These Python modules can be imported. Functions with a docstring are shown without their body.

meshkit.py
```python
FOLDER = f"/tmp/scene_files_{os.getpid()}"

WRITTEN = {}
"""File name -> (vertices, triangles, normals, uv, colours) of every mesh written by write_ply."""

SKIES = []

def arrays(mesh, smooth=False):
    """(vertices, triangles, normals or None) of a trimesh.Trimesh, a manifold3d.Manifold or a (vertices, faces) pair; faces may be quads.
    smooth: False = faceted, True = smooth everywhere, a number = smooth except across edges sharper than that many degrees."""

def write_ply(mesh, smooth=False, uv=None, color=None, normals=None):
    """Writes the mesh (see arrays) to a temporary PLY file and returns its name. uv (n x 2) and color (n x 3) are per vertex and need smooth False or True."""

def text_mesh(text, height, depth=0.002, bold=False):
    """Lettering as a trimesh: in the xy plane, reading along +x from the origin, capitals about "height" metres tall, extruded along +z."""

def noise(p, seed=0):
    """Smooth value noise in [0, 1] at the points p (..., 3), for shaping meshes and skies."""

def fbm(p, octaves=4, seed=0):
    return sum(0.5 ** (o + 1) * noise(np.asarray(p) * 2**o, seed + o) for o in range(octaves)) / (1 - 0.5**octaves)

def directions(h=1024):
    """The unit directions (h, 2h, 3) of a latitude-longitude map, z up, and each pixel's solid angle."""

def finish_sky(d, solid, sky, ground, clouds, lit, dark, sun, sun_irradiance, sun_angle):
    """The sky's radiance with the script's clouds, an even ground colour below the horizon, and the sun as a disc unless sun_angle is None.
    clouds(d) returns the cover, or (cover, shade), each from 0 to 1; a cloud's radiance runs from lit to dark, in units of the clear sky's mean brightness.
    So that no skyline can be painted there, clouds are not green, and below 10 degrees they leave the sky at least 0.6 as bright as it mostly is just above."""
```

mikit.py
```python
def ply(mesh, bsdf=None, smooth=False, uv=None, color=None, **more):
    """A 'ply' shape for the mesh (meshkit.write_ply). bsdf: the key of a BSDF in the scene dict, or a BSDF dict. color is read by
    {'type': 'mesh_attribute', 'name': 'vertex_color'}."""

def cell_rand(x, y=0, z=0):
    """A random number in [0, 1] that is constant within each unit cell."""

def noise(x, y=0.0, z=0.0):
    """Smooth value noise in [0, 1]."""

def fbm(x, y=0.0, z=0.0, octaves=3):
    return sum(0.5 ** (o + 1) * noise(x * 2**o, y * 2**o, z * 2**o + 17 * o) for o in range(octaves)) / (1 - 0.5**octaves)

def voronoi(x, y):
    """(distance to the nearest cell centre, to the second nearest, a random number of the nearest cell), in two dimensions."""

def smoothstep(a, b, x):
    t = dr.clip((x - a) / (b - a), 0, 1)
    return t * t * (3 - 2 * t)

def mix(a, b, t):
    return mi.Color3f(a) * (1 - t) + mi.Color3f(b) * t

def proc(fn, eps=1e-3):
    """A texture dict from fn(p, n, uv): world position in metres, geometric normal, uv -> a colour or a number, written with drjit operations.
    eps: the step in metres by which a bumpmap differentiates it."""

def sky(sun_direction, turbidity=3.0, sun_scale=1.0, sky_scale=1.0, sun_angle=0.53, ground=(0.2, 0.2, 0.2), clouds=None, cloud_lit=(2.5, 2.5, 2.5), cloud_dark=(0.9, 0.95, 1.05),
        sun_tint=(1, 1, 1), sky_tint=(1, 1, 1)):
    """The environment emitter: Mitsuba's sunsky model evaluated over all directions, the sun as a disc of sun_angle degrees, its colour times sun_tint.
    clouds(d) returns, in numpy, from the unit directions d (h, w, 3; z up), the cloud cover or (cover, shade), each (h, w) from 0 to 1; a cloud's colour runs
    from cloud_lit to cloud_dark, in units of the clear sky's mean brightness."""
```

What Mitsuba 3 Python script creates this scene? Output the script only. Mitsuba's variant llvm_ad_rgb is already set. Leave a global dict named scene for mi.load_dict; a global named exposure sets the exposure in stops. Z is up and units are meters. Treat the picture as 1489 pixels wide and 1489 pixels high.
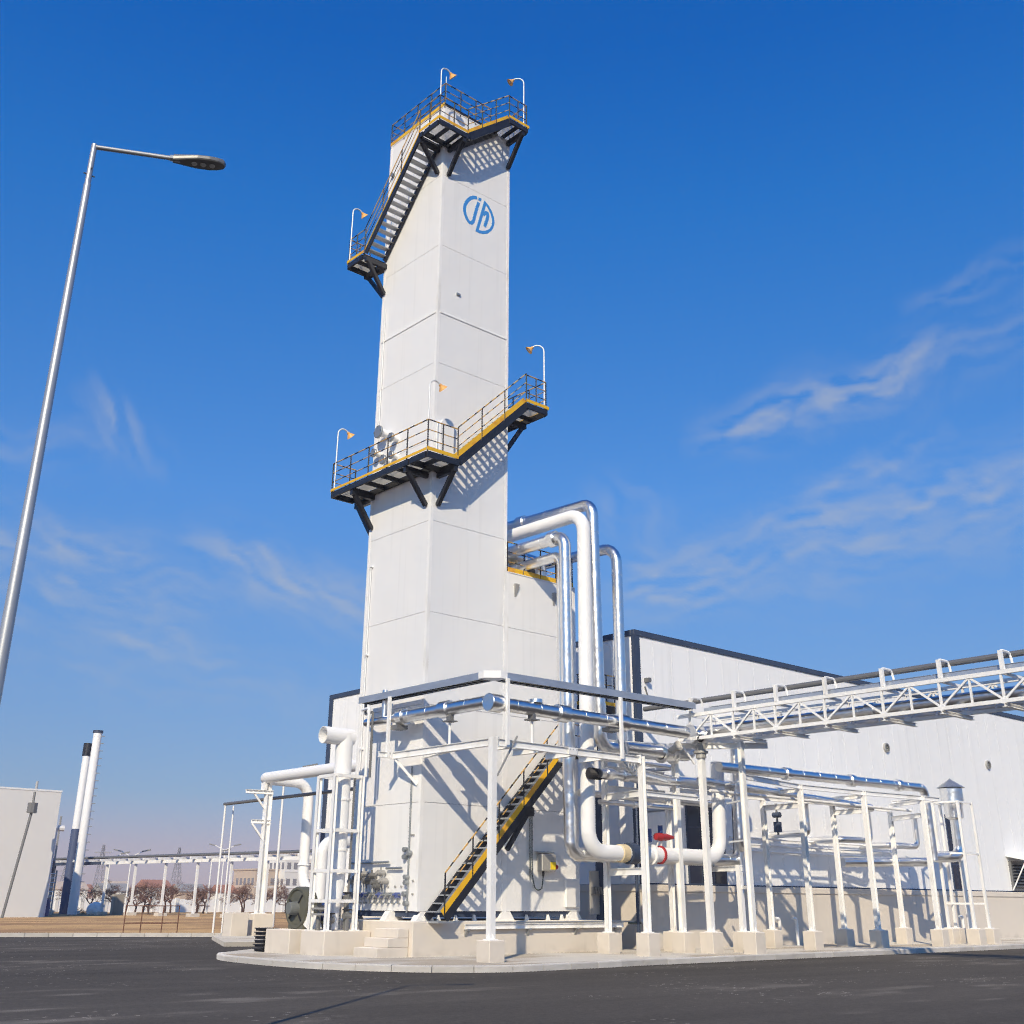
import math, random
import numpy as np
import trimesh
import drjit as dr
import mitsuba as mi
import mikit, meshkit
from mikit import proc, noise, fbm, voronoi, cell_rand, smoothstep, mix
from shapely.geometry import Polygon, LineString, Point
from shapely.ops import unary_union

scene = {'type': 'scene'}
labels = {}
T4 = mi.ScalarTransform4f
rng = random.Random(7)
nrng = np.random.default_rng(7)

# ------------------------------------------------------------------ camera, sky, exposure
# x runs along the right-hand face of the tower, y along its left-hand face (both away from the camera), z up, metres
FOC, PITCH, ROLL, AZ, CX, CY, EYE = 1634.372, 0.39905, 0.00715, 0.72456, 738.35, 620.0, 1.6
_F = np.array([0, math.cos(PITCH), math.sin(PITCH)]); _U = np.array([0, -math.sin(PITCH), math.cos(PITCH)])
_U = -math.sin(ROLL) * np.array([1.0, 0, 0]) + math.cos(ROLL) * _U
_M = np.array([[math.cos(AZ), math.sin(AZ), 0], [-math.sin(AZ), math.cos(AZ), 0], [0, 0, 1]])
FWD, UP = _M @ _F, _M @ _U
scene['camera'] = {
    'type': 'perspective', 'fov': math.degrees(2 * math.atan(744.5 / FOC)), 'fov_axis': 'x', 'near_clip': 0.1, 'far_clip': 9000.0,
    'principal_point_offset_x': (744.5 - CX) / 1489, 'principal_point_offset_y': (744.5 - CY) / 1489,
    'to_world': T4().look_at(origin=[0, 0, EYE], target=[float(v) for v in np.array([0, 0, EYE]) + FWD], up=[float(v) for v in UP]),
    'film': {'type': 'hdrfilm', 'width': 1024, 'height': 1024},
}
exposure = 1.67


# cirrus: soft streaks (azimuth, elevation of both ends, width, density), frayed by noise
CIRRUS = [(0.649, 0.3861, 0.4299, 0.4352, 0.019, 0.44), (0.4285, 0.4786, 0.3584, 0.4934, 0.009, 0.36), (0.7257, 0.2571, 0.3844, 0.3246, 0.03, 0.42), (0.62, 0.262, 0.36, 0.30, 0.03, 0.22),
          (0.5609, 0.3295, 0.4653, 0.3594, 0.014, 0.36), (1.2201, 0.3832, 1.195, 0.3545, 0.015, 0.4), (1.1171, 0.2706, 0.9736, 0.2314, 0.022, 0.44), (1.04, 0.26, 0.96, 0.25, 0.018, 0.3),
          (1.296, 0.2722, 1.1734, 0.2657, 0.019, 0.44), (1.1928, 0.2037, 1.0998, 0.1907, 0.013, 0.4), (1.30, 0.245, 1.12, 0.225, 0.03, 0.3), (0.7546, 0.3263, 0.6806, 0.2915, 0.018, 0.24),
          (1.2867, 0.2215, 1.0997, 0.2321, 0.045, 0.2), (0.4548, 0.409, 0.3728, 0.4468, 0.022, 0.2), (1.32, 0.34, 1.22, 0.36, 0.02, 0.16), (1.25, 0.17, 1.0, 0.165, 0.02, 0.14),
          (0.30, 0.36, 0.05, 0.45, 0.02, 0.35), (1.5, 0.3, 1.75, 0.38, 0.02, 0.3), (2.4, 0.35, 2.9, 0.42, 0.025, 0.35), (-0.6, 0.3, -1.2, 0.4, 0.02, 0.35)]


def clouds(d):
    el = np.arcsin(np.clip(d[..., 2], -1, 1)); az = np.arctan2(d[..., 1], d[..., 0])
    n = lambda fu, fv, o, sd: meshkit.fbm(np.stack([az * fu, el * fv, 0 * el + sd], -1), o, sd)
    wx, wy = n(14, 14, 4, 11) - 0.5, n(14, 14, 4, 12) - 0.5
    az2, el2 = az + 0.05 * wx, el + 0.035 * wy
    cover = 0 * el
    for i, (a0, e0, a1, e1, w, k) in enumerate(CIRRUS):
        da, de = (a1 - a0) * math.cos(0.35), e1 - e0; L = math.hypot(da, de)
        px, py = (az2 - a0) * math.cos(0.35), el2 - e0
        t = (px * da + py * de) / L; q = (py * da - px * de) / L
        env = np.exp(-(q / (w * 1.1)) ** 2) * np.clip((t + 0.04) / 0.06, 0, 1) * np.clip((L + 0.04 - t) / 0.06, 0, 1)
        m = env > 0.01; t, q = t[m], q[m]
        fray = meshkit.fbm(np.stack([t * 30 + q * 24 + i, q * 120 - t * 20, 0 * t + i], -1), 6, 20 + i)
        cover[m] = np.maximum(cover[m], env[m] * k * np.clip((fray - 0.3) / 0.36, 0, 1.2))
    return np.clip(cover, 0, 0.6)


# the blue deepens with height: one tint per elevation, the same all the way round
_el = 90 - (np.arange(1024) + 0.5) / 1024 * 180
TINT = np.stack([np.interp(_el, (0, 2.2, 4.6, 19, 33.5, 41.5, 60), c) for c in ((0.95, 0.90, 0.66, 0.53, 0.20, 0.085, 0.07), (0.64, 0.66, 0.72, 1.02, 0.98, 0.85, 0.78), (0.76, 0.80, 0.92, 1.62, 1.84, 1.84, 1.74))], -1)[:, None, :]
SUN = (-1.20, -0.97, 0.90)
scene['sky'] = mikit.sky(SUN, turbidity=3, clouds=clouds, sky_tint=TINT, sun_tint=(0.92, 1.0, 1.1), cloud_lit=(1.75, 1.85, 2.0), ground=(0.16, 0.15, 0.14))

# ------------------------------------------------------------------ materials


def pr(color, rough=0.5, metallic=0.0, spec=0.4, bump=None, scale=0.01, eps=1e-3, **kw):
    b = {'type': 'principled', 'base_color': {'type': 'rgb', 'value': list(color)} if isinstance(color, tuple) else proc(color), 'metallic': metallic, 'specular': spec, **kw}
    b['roughness'] = rough if isinstance(rough, (int, float)) else proc(rough)
    if bump is not None:
        b = {'type': 'bumpmap', 'tex': proc(bump, eps), 'scale': scale, 'bsdf': b}
    return {'type': 'twosided', 'bsdf': b}


def mat(key, *a, **k):
    scene['mat_' + key] = pr(*a, **k)


def c_panel(p, n, uv):
    a = fbm(p.x * 0.9 + p.y * 0.9, p.z * 0.35, p.x * 0.2, 3)
    st = fbm((p.x + p.y) * 6.0, p.z * 0.3, 2.0, 3)
    g = 0.77 + 0.03 * a - 0.03 * smoothstep(0.58, 0.85, st)
    return mix((0.97, 0.985, 1.0), (1.0, 0.98, 0.95), a) * g


def b_panel(p, n, uv):
    return fbm(p.x * 1.1 + p.y * 0.3, p.y * 1.1, p.z * 0.9, 2)


mat('panel', c_panel, 0.42, bump=b_panel, scale=0.02, eps=0.02)


def c_hall(p, n, uv):
    a = fbm(p.x * 0.25, p.y * 0.25, p.z * 0.2, 3)
    pan = cell_rand(dr.floor((p.x - 30.3) / 1.0), dr.floor((p.y - 27.2) / 1.0), 4)
    st = fbm((p.x + p.y) * 5.0, p.z * 0.22, 5.0, 3)
    return mi.Color3f(0.86, 0.86, 0.855) * (0.965 + 0.04 * a + 0.025 * pan - 0.05 * smoothstep(0.55, 0.85, st))


def b_hall(p, n, uv):
    q = (p.x + p.y) * 5.0
    t = dr.abs(q - dr.floor(q) - 0.5)
    return smoothstep(0.32, 0.44, t) + 0.5 * fbm(p.x * 0.8, p.y * 0.8, p.z * 0.6, 2)


mat('hall', c_hall, 0.45, bump=b_hall, scale=0.004, eps=0.01)


def c_white(p, n, uv):
    a = fbm(p.x * 3, p.y * 3, p.z * 1.2, 3)
    return mix((0.82, 0.815, 0.80), (0.70, 0.685, 0.65), smoothstep(0.5, 0.85, a))


mat('white', c_white, 0.4)
mat('joint', (0.5, 0.51, 0.52), 0.6)


def b_dent(p, n, uv):
    return fbm(p.x * 3.0, p.y * 3.0, p.z * 3.0, 3)


def r_steel(p, n, uv):
    return 0.24 + 0.12 * fbm(p.x * 2.2, p.y * 2.2, p.z * 2.2, 3)


mat('stainless', (0.86, 0.855, 0.84), r_steel, 1.0, bump=b_dent, scale=0.022, eps=0.02)
mat('galvanised', lambda p, n, uv: mi.Color3f(0.50, 0.52, 0.54) * (0.82 + 0.36 * cell_rand(p.x * 25, p.y * 25, p.z * 25) * 0.5 + 0.1 * fbm(p.x * 4, p.y * 4, p.z * 4)), 0.42, 0.75)
mat('tray', lambda p, n, uv: mi.Color3f(0.46, 0.50, 0.56) * (0.85 + 0.3 * fbm(p.x * 3, p.y * 3, p.z * 9)), 0.4, 0.6)
mat('plate', lambda p, n, uv: mi.Color3f(0.60, 0.60, 0.59) * (0.85 + 0.25 * fbm(p.x * 7, p.y * 7, p.z * 7)), 0.5, 0.25)
mat('navy', lambda p, n, uv: mi.Color3f(0.016, 0.018, 0.026) * (0.8 + 0.6 * fbm(p.x * 5, p.y * 5, p.z * 5)), 0.38)
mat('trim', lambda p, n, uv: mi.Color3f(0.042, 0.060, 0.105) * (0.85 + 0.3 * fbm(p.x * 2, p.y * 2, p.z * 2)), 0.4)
mat('yellow', lambda p, n, uv: mix((0.74, 0.43, 0.02), (0.62, 0.30, 0.03), smoothstep(0.52, 0.75, fbm(p.x * 2.5, p.y * 2.5, p.z * 2.5))), 0.45)


def c_stripe(p, n, uv):
    q = (p.x + p.y + p.z) * 1.55
    return dr.select(q - dr.floor(q) < 0.62, mi.Color3f(0.62, 0.36, 0.10), mi.Color3f(0.03, 0.03, 0.035))


mat('rail', c_stripe, 0.45)
mat('orange', (0.76, 0.40, 0.12), 0.45)
mat('lamp_pole', (0.72, 0.73, 0.74), 0.4, 0.2)


def c_cream(p, n, uv):
    a = fbm(p.x * 0.8, p.y * 0.8, p.z * 0.8, 4)
    st = fbm((p.x - p.y) * 4.0, (p.x + p.y) * 4.0, p.z * 0.6, 4)
    low = smoothstep(0.35, 0.0, p.z - 0.15) * smoothstep(0.35, 0.7, fbm(p.x * 2.5, p.y * 2.5, p.z * 3, 3))
    c = mix((0.70, 0.635, 0.55), (0.66, 0.60, 0.525), a)
    return c * (1.0 - 0.07 * smoothstep(0.55, 0.85, st) - 0.13 * low)


mat('cream', c_cream, 0.85, spec=0.2, bump=lambda p, n, uv: fbm(p.x * 14, p.y * 14, p.z * 14, 3), scale=0.006, eps=0.01)


def c_walk(p, n, uv):
    a = fbm(p.x * 0.35, p.y * 0.9, 1.0, 4)
    b = fbm(p.x * 3.0, p.y * 3.0, 4.0, 4)
    g = noise(p.x * 60, p.y * 60, 0)
    c = mix((0.41, 0.385, 0.345), (0.30, 0.26, 0.21), smoothstep(0.45, 0.72, a))
    return c * (0.86 + 0.16 * b + 0.08 * g)


mat('walk', c_walk, 0.9, spec=0.15, bump=lambda p, n, uv: fbm(p.x * 20, p.y * 20, p.z * 20, 3), scale=0.006, eps=0.01)
for i, t in enumerate((1.0, 0.9, 1.07)):
    mat('kerb_%d' % i, lambda p, n, uv, t=t: mi.Color3f(0.50, 0.48, 0.45) * t * (0.82 + 0.3 * fbm(p.x * 3, p.y * 3, p.z * 5, 4)), 0.9, spec=0.15,
        bump=lambda p, n, uv: fbm(p.x * 16, p.y * 16, p.z * 16, 3), scale=0.008, eps=0.01)


def c_asph(p, n, uv):
    # lanes of the paver, pale dust, aggregate, one tar seam
    lane = fbm((p.x * 0.72 + p.y * 0.0) * 0.12 + p.y * 0.02, p.y * 0.95 + p.x * 0.06, 3.0, 4)
    big = fbm(p.x * 0.16, p.y * 0.16, 7.0, 4)
    grit = 0.6 * noise(p.x * 45, p.y * 45, 1.0) + 0.4 * noise(p.x * 14, p.y * 14, 8.0)
    dust = smoothstep(0.56, 0.82, fbm(p.x * 0.55 + 4, p.y * 1.6, 2.0, 5)) * smoothstep(0.42, 0.7, big)
    spk = smoothstep(0.955, 0.985, cell_rand(p.x * 14, p.y * 14, 3)) * smoothstep(0.5, 0.75, fbm(p.x * 0.5, p.y * 0.5, 11.0, 3))
    v = 0.053 + 0.024 * (lane - 0.5) + 0.016 * (big - 0.5) + 0.026 * (grit - 0.5) + 0.05 * dust + 0.12 * spk
    return mi.Color3f(v * 1.12, v, v * 0.88)


mat('asphalt', c_asph, 0.85, spec=0.25, bump=lambda p, n, uv: noise(p.x * 45, p.y * 45, 1.0) + 0.6 * noise(p.x * 18, p.y * 18, 5.0), scale=0.006, eps=0.008)


def c_soil(p, n, uv):
    a = fbm(p.x * 0.12, p.y * 0.3, 1.0, 5)
    b = fbm(p.x * 1.2, p.y * 1.2, 6.0, 4)
    c = mix((0.36, 0.235, 0.12), (0.24, 0.15, 0.085), smoothstep(0.4, 0.65, a))
    return c * (0.72 + 0.5 * b)


mat('soil', c_soil, 0.95, spec=0.1)
mat('glass_dark', (0.012, 0.018, 0.04), 0.08, spec=0.6)
mat('blue_paint', (0.03, 0.06, 0.20), 0.4)
mat('green', lambda p, n, uv: mi.Color3f(0.105, 0.105, 0.082) * (0.8 + 0.4 * fbm(p.x * 5, p.y * 5, p.z * 5)), 0.5)
mat('grey_motor', (0.16, 0.17, 0.165), 0.5)
mat('red', (0.36, 0.025, 0.03), 0.45)
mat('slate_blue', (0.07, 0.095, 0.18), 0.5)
mat('rubber', (0.025, 0.025, 0.03), 0.6)
mat('beige', (0.66, 0.54, 0.34), 0.6)
mat('emblem', (0.055, 0.25, 0.62), 0.45)
mat('sign_yellow', (0.80, 0.60, 0.03), 0.5)
mat('box_grey', (0.40, 0.39, 0.37), 0.5, 0.3)
mat('cable', (0.10, 0.12, 0.11), 0.5)
mat('rust', (0.16, 0.075, 0.05), 0.7)
mat('brass_grey', (0.33, 0.35, 0.36), 0.4, 0.6)
mat('valve_blue', (0.10, 0.13, 0.32), 0.5)
mat('lamp_grey', (0.20, 0.20, 0.20), 0.45, 0.4)
mat('pole_steel', lambda p, n, uv: mi.Color3f(0.46, 0.47, 0.49) * (0.8 + 0.35 * fbm(p.x * 9, p.y * 9, p.z * 1.3)), 0.4, 0.55)
mat('lens', (0.65, 0.66, 0.62), 0.15)
mat('bark', (0.095, 0.062, 0.058), 0.9, spec=0.1)
mat('twig', (0.20, 0.12, 0.105), 0.9, spec=0.1)
mat('far_wall', (0.70, 0.69, 0.67), 0.8)
mat('far_red', (0.34, 0.17, 0.13), 0.85)
mat('far_tan', (0.50, 0.41, 0.34), 0.85)
mat('far_pink', (0.48, 0.33, 0.30), 0.85)
mat('far_steel', (0.22, 0.22, 0.25), 0.6)
mat('plain_white', (0.80, 0.80, 0.80), 0.45)

# ------------------------------------------------------------------ mesh helpers


class MB:
    def __init__(self):
        self.v, self.f, self.n = [], [], 0

    def raw(self, v, f):
        v = np.asarray(v, float); f = np.asarray(f, int)
        if f.shape[1] == 4:
            f = np.vstack([f[:, [0, 1, 2]], f[:, [0, 2, 3]]])
        self.v.append(v); self.f.append(f + self.n); self.n += len(v)
        return self

    def tm(self, m):
        return self.raw(m.vertices, m.faces)

    def box(self, x0, x1, y0, y1, z0, z1, bevel=0.0):
        x0, x1 = min(x0, x1), max(x0, x1); y0, y1 = min(y0, y1), max(y0, y1); z0, z1 = min(z0, z1), max(z0, z1)
        if bevel:
            b = bevel
            pts = []
            for sx in (0, 1):
                for sy in (0, 1):
                    for sz in (0, 1):
                        X, Y, Z = (x0, x1)[sx], (y0, y1)[sy], (z0, z1)[sz]
                        ix, iy, iz = (b, -b)[sx], (b, -b)[sy], (b, -b)[sz]
                        pts += [(X, Y + iy, Z + iz), (X + ix, Y, Z + iz), (X + ix, Y + iy, Z)]
            return self.tm(trimesh.convex.convex_hull(np.array(pts)))
        v = [(x, y, z) for x in (x0, x1) for y in (y0, y1) for z in (z0, z1)]
        f = [(0, 1, 3, 2), (4, 6, 7, 5), (0, 4, 5, 1), (2, 3, 7, 6), (0, 2, 6, 4), (1, 5, 7, 3)]
        return self.raw(v, f)

    def bar(self, p, q, w, h, up=(0, 0, 1)):
        p, q = np.asarray(p, float), np.asarray(q, float)
        d = q - p; d /= np.linalg.norm(d)
        up = np.asarray(up, float)
        if abs(d @ up) > 0.99:
            up = np.array([1.0, 0, 0])
        s = np.cross(d, up); s /= np.linalg.norm(s)
        u = np.cross(s, d)
        v = [c + s * a * w / 2 + u * b * h / 2 for c in (p, q) for a, b in ((-1, -1), (1, -1), (1, 1), (-1, 1))]
        f = [(0, 3, 2, 1), (4, 5, 6, 7), (0, 1, 5, 4), (1, 2, 6, 5), (2, 3, 7, 6), (3, 0, 4, 7)]
        return self.raw(v, f)

    def hbeam(self, p, q, w, h, up=(0, 0, 1), t=0.014):
        p, q = np.asarray(p, float), np.asarray(q, float)
        d = (q - p) / np.linalg.norm(q - p); up = np.asarray(up, float)
        if abs(d @ up) > 0.99:
            up = np.array([1.0, 0, 0])
        s = np.cross(d, up); s /= np.linalg.norm(s); u = np.cross(s, d)
        for k in (-1, 1):
            o = u * k * (h / 2 - t / 2)
            self.bar(p + o, q + o, w, t, u)
        return self.bar(p, q, t, h - 2 * t, u)

    def tube(self, path, r, sides=12, caps=True):
        P = np.asarray(path, float); n = len(P)
        R = np.broadcast_to(np.asarray(r, float), (n,))
        T = np.zeros_like(P); seg = np.diff(P, axis=0); seg /= np.linalg.norm(seg, axis=1, keepdims=True)
        T[0], T[-1] = seg[0], seg[-1]
        for i in range(1, n - 1):
            T[i] = seg[i - 1] + seg[i]; T[i] /= np.linalg.norm(T[i])
        a = np.cross(seg[0], [0, 0, 1.0] if abs(seg[0][2]) < 0.9 else [1.0, 0, 0]); a /= np.linalg.norm(a)
        ang = np.arange(sides) * 2 * np.pi / sides
        V = []
        for i in range(n):
            s = seg[max(i - 1, 0)]
            if i > 0:
                a = a - s * (a @ s); a /= np.linalg.norm(a)
            t = T[i]
            aa = a - t * (a @ t)
            if 0 < i < n - 1:                                   # mitre: project the ring along the incoming segment
                b = np.cross(s, a)
                ring = np.cos(ang)[:, None] * a + np.sin(ang)[:, None] * b
                ring = ring - (ring @ t)[:, None] * s / (s @ t)
            else:
                b = np.cross(t, aa)
                ring = np.cos(ang)[:, None] * aa + np.sin(ang)[:, None] * b
            V.append(P[i] + R[i] * ring)
        V = np.vstack(V)
        i, j = np.meshgrid(np.arange(n - 1), np.arange(sides), indexing='ij')
        F = np.stack([i * sides + j, i * sides + (j + 1) % sides, (i + 1) * sides + (j + 1) % sides, (i + 1) * sides + j], -1).reshape(-1, 4)
        self.raw(V, F)
        if caps:
            for c, base, sgn in ((P[0], V[:sides], -1), (P[-1], V[-sides:], 1)):
                f = [(0, 1 + k, 1 + (k + 1) % sides) if sgn > 0 else (0, 1 + (k + 1) % sides, 1 + k) for k in range(sides)]
                self.raw(np.vstack([c, base]), f)
        return self

    def lathe(self, c, axis, prof, sides=20):
        """prof: (distance along axis, radius) pairs; closed where the radius is 0"""
        c = np.asarray(c, float); t = np.asarray(axis, float); t /= np.linalg.norm(t)
        a = np.cross(t, [0, 0, 1.0] if abs(t[2]) < 0.9 else [1.0, 0, 0]); a /= np.linalg.norm(a); b = np.cross(t, a)
        ang = np.arange(sides) * 2 * np.pi / sides
        ring = np.cos(ang)[:, None] * a + np.sin(ang)[:, None] * b
        V = np.vstack([c + t * d + ring * max(r, 1e-4) for d, r in prof]); n = len(prof)
        i, j = np.meshgrid(np.arange(n - 1), np.arange(sides), indexing='ij')
        F = np.stack([i * sides + j, i * sides + (j + 1) % sides, (i + 1) * sides + (j + 1) % sides, (i + 1) * sides + j], -1).reshape(-1, 4)
        return self.raw(V, F)

    def cyl(self, p, q, r, sides=14):
        p, q = np.asarray(p, float), np.asarray(q, float); L = np.linalg.norm(q - p)
        return self.lathe(p, q - p, [(0, 0), (0, r), (L, r), (L, 0)], sides)

    def poly(self, pts2, z0, z1):
        return self.tm(trimesh.creation.extrude_polygon(Polygon(pts2) if not hasattr(pts2, 'exterior') else pts2, z1 - z0, engine='earcut').apply_translation([0, 0, z0]))

    def mesh(self):
        return np.vstack(self.v), np.vstack(self.f)


def fillet(pts, R, n=6):
    """the polyline with its corners rounded to the bend radius R"""
    P = [np.asarray(p, float) for p in pts]; out = [P[0]]
    for a, b, c in zip(P, P[1:], P[2:]):
        u, v = (a - b) / np.linalg.norm(a - b), (c - b) / np.linalg.norm(c - b)
        ang = math.acos(np.clip(u @ v, -1, 1))
        if ang > math.pi - 0.05:
            out.append(b); continue
        t = min(R / math.tan(ang / 2), 0.49 * np.linalg.norm(a - b), 0.49 * np.linalg.norm(c - b)); r = t * math.tan(ang / 2)
        m = (u + v) / np.linalg.norm(u + v); cen = b + m * r / math.sin(ang / 2)
        p0, p1 = b + u * t, b + v * t
        e0 = (p0 - cen) / r; e1 = p1 - cen; e1 = e1 - e0 * (e1 @ e0); e1 /= np.linalg.norm(e1)
        sweep = math.pi - ang
        out += [cen + r * (e0 * math.cos(sweep * k / n) + e1 * math.sin(sweep * k / n)) for k in range(n + 1)]
    return out + [P[-1]]


taken = set()


def numbered(name):
    k, i = name, 0
    while k in taken:
        i += 1; k = '%s_%03d' % (name, i)
    taken.add(k)
    return k


def thing(name, label, cat, group=None):
    k = numbered(name); labels[k] = {'label': label, 'category': cat}
    if group:
        labels[k]['group'] = group
    return k


def part(parent, name, mb, m, smooth=False, label=None, kind=None):
    k = numbered(parent + '__' + name)
    scene[k] = mikit.ply(mb.mesh() if isinstance(mb, MB) else mb, 'mat_' + m, smooth)
    if label:
        labels.setdefault(k, {})['label'] = label
    if kind:
        labels.setdefault(k, {})['kind'] = kind
    return k


def single(name, label, cat, mb, m, smooth=False, group=None):
    k = thing(name, label, cat, group); scene[k] = mikit.ply(mb.mesh(), 'mat_' + m, smooth)
    return k


def struct(name, mb, m, smooth=False, label=None):
    k = numbered(name); scene[k] = mikit.ply(mb.mesh(), 'mat_' + m, smooth); labels[k] = {'kind': 'structure'}
    if label:
        labels[k]['label'] = label
    return k


# ------------------------------------------------------------------ ground, road, pavement
g = MB(); S = 4000.0
g.raw([(-S, -S, -0.06), (S, -S, -0.06), (S, S, -0.06), (-S, S, -0.06)], [(0, 1, 2, 3)])
struct('ground', g, 'soil', label='bare brown earth beyond the road')
g = MB()
g.poly([(-60, -70), (140, -70), (140, 26.0), (31.0, 26.0), (31.0, 48.3), (27.6, 49.9), (8.0, 59.9), (-60, 94.5)], -0.05, 0.0)
struct('road', g, 'asphalt', label='dark asphalt yard in the foreground')

kerb_line = [(17.9, 32.75), (17.42, 32.1), (17.05, 31.0), (16.88, 29.6), (16.8, 28.0), (16.95, 26.4), (17.45, 24.9), (18.4, 23.45), (19.3, 22.75), (20.5, 22.42), (22.8, 22.5), (25.5, 22.7), (29.3, 22.72), (35.0, 22.7), (45.0, 22.7), (58.0, 22.7), (80.0, 22.7)]
# smooth the line and walk it in metre-long stones
kl = np.array(kerb_line); tt = np.r_[0, np.cumsum(np.linalg.norm(np.diff(kl, axis=0), axis=1))]
from scipy.interpolate import PchipInterpolator
fx, fy = PchipInterpolator(tt, kl[:, 0]), PchipInterpolator(tt, kl[:, 1])
ss = np.linspace(0, tt[-1], 400); dense = np.stack([fx(ss), fy(ss)], 1)
outer = LineString(dense)
inner_pts = np.array(LineString(dense).parallel_offset(0.14, 'left').coords)
if np.linalg.norm(inner_pts[0] - dense[0]) > np.linalg.norm(inner_pts[-1] - dense[0]):
    inner_pts = inner_pts[::-1]
pav = Polygon([tuple(p) for p in inner_pts] + [(80, 27.3), (31, 27.3), (31, 36.0), (20.2, 34.6)])
g = MB(); g.poly(pav.buffer(0), 0.001, 0.15)
PAVE = struct('pavement', g, 'walk', label='raised concrete apron round the plant')
s0, L = 0.0, tt[-1]
while s0 < 62:
    ln = 1.0 + rng.uniform(-0.03, 0.03); s1 = min(s0 + ln - 0.018, L)
    q = []
    for s in np.linspace(s0, s1, 4):
        p = np.array([fx(s), fy(s)]); t = np.array([fx.derivative()(s), fy.derivative()(s)]); t /= np.linalg.norm(t)
        nrm = np.array([-t[1], t[0]])
        q.append((p, nrm))
    rz, ro = rng.uniform(-0.006, 0.006), rng.uniform(-0.008, 0.008)
    V, F = [], []
    for p, nrm in q:
        for off, z in ((ro, -0.04), (ro, 0.125 + rz), (ro + 0.025, 0.152 + rz), (0.138, 0.153 + rz), (0.138, -0.04)):
            V.append((*(p + nrm * off), z))
    for i in range(3):
        for j in range(5):
            F.append((i * 5 + j, i * 5 + (j + 1) % 5, (i + 1) * 5 + (j + 1) % 5, (i + 1) * 5 + j))
    F += [(0, 4, 3, 2), (0, 2, 1, 1), (15, 16, 17, 18), (15, 18, 19, 19)]
    F = np.array(F); tri = np.vstack([F[:, [0, 1, 2]], F[:, [0, 2, 3]]]); tri = tri[[len(set(t)) == 3 for t in tri.tolist()]]
    part(PAVE, 'kerb_stone', MB().raw(V, tri), 'kerb_%d' % rng.randrange(3))
    s0 += ln
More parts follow.
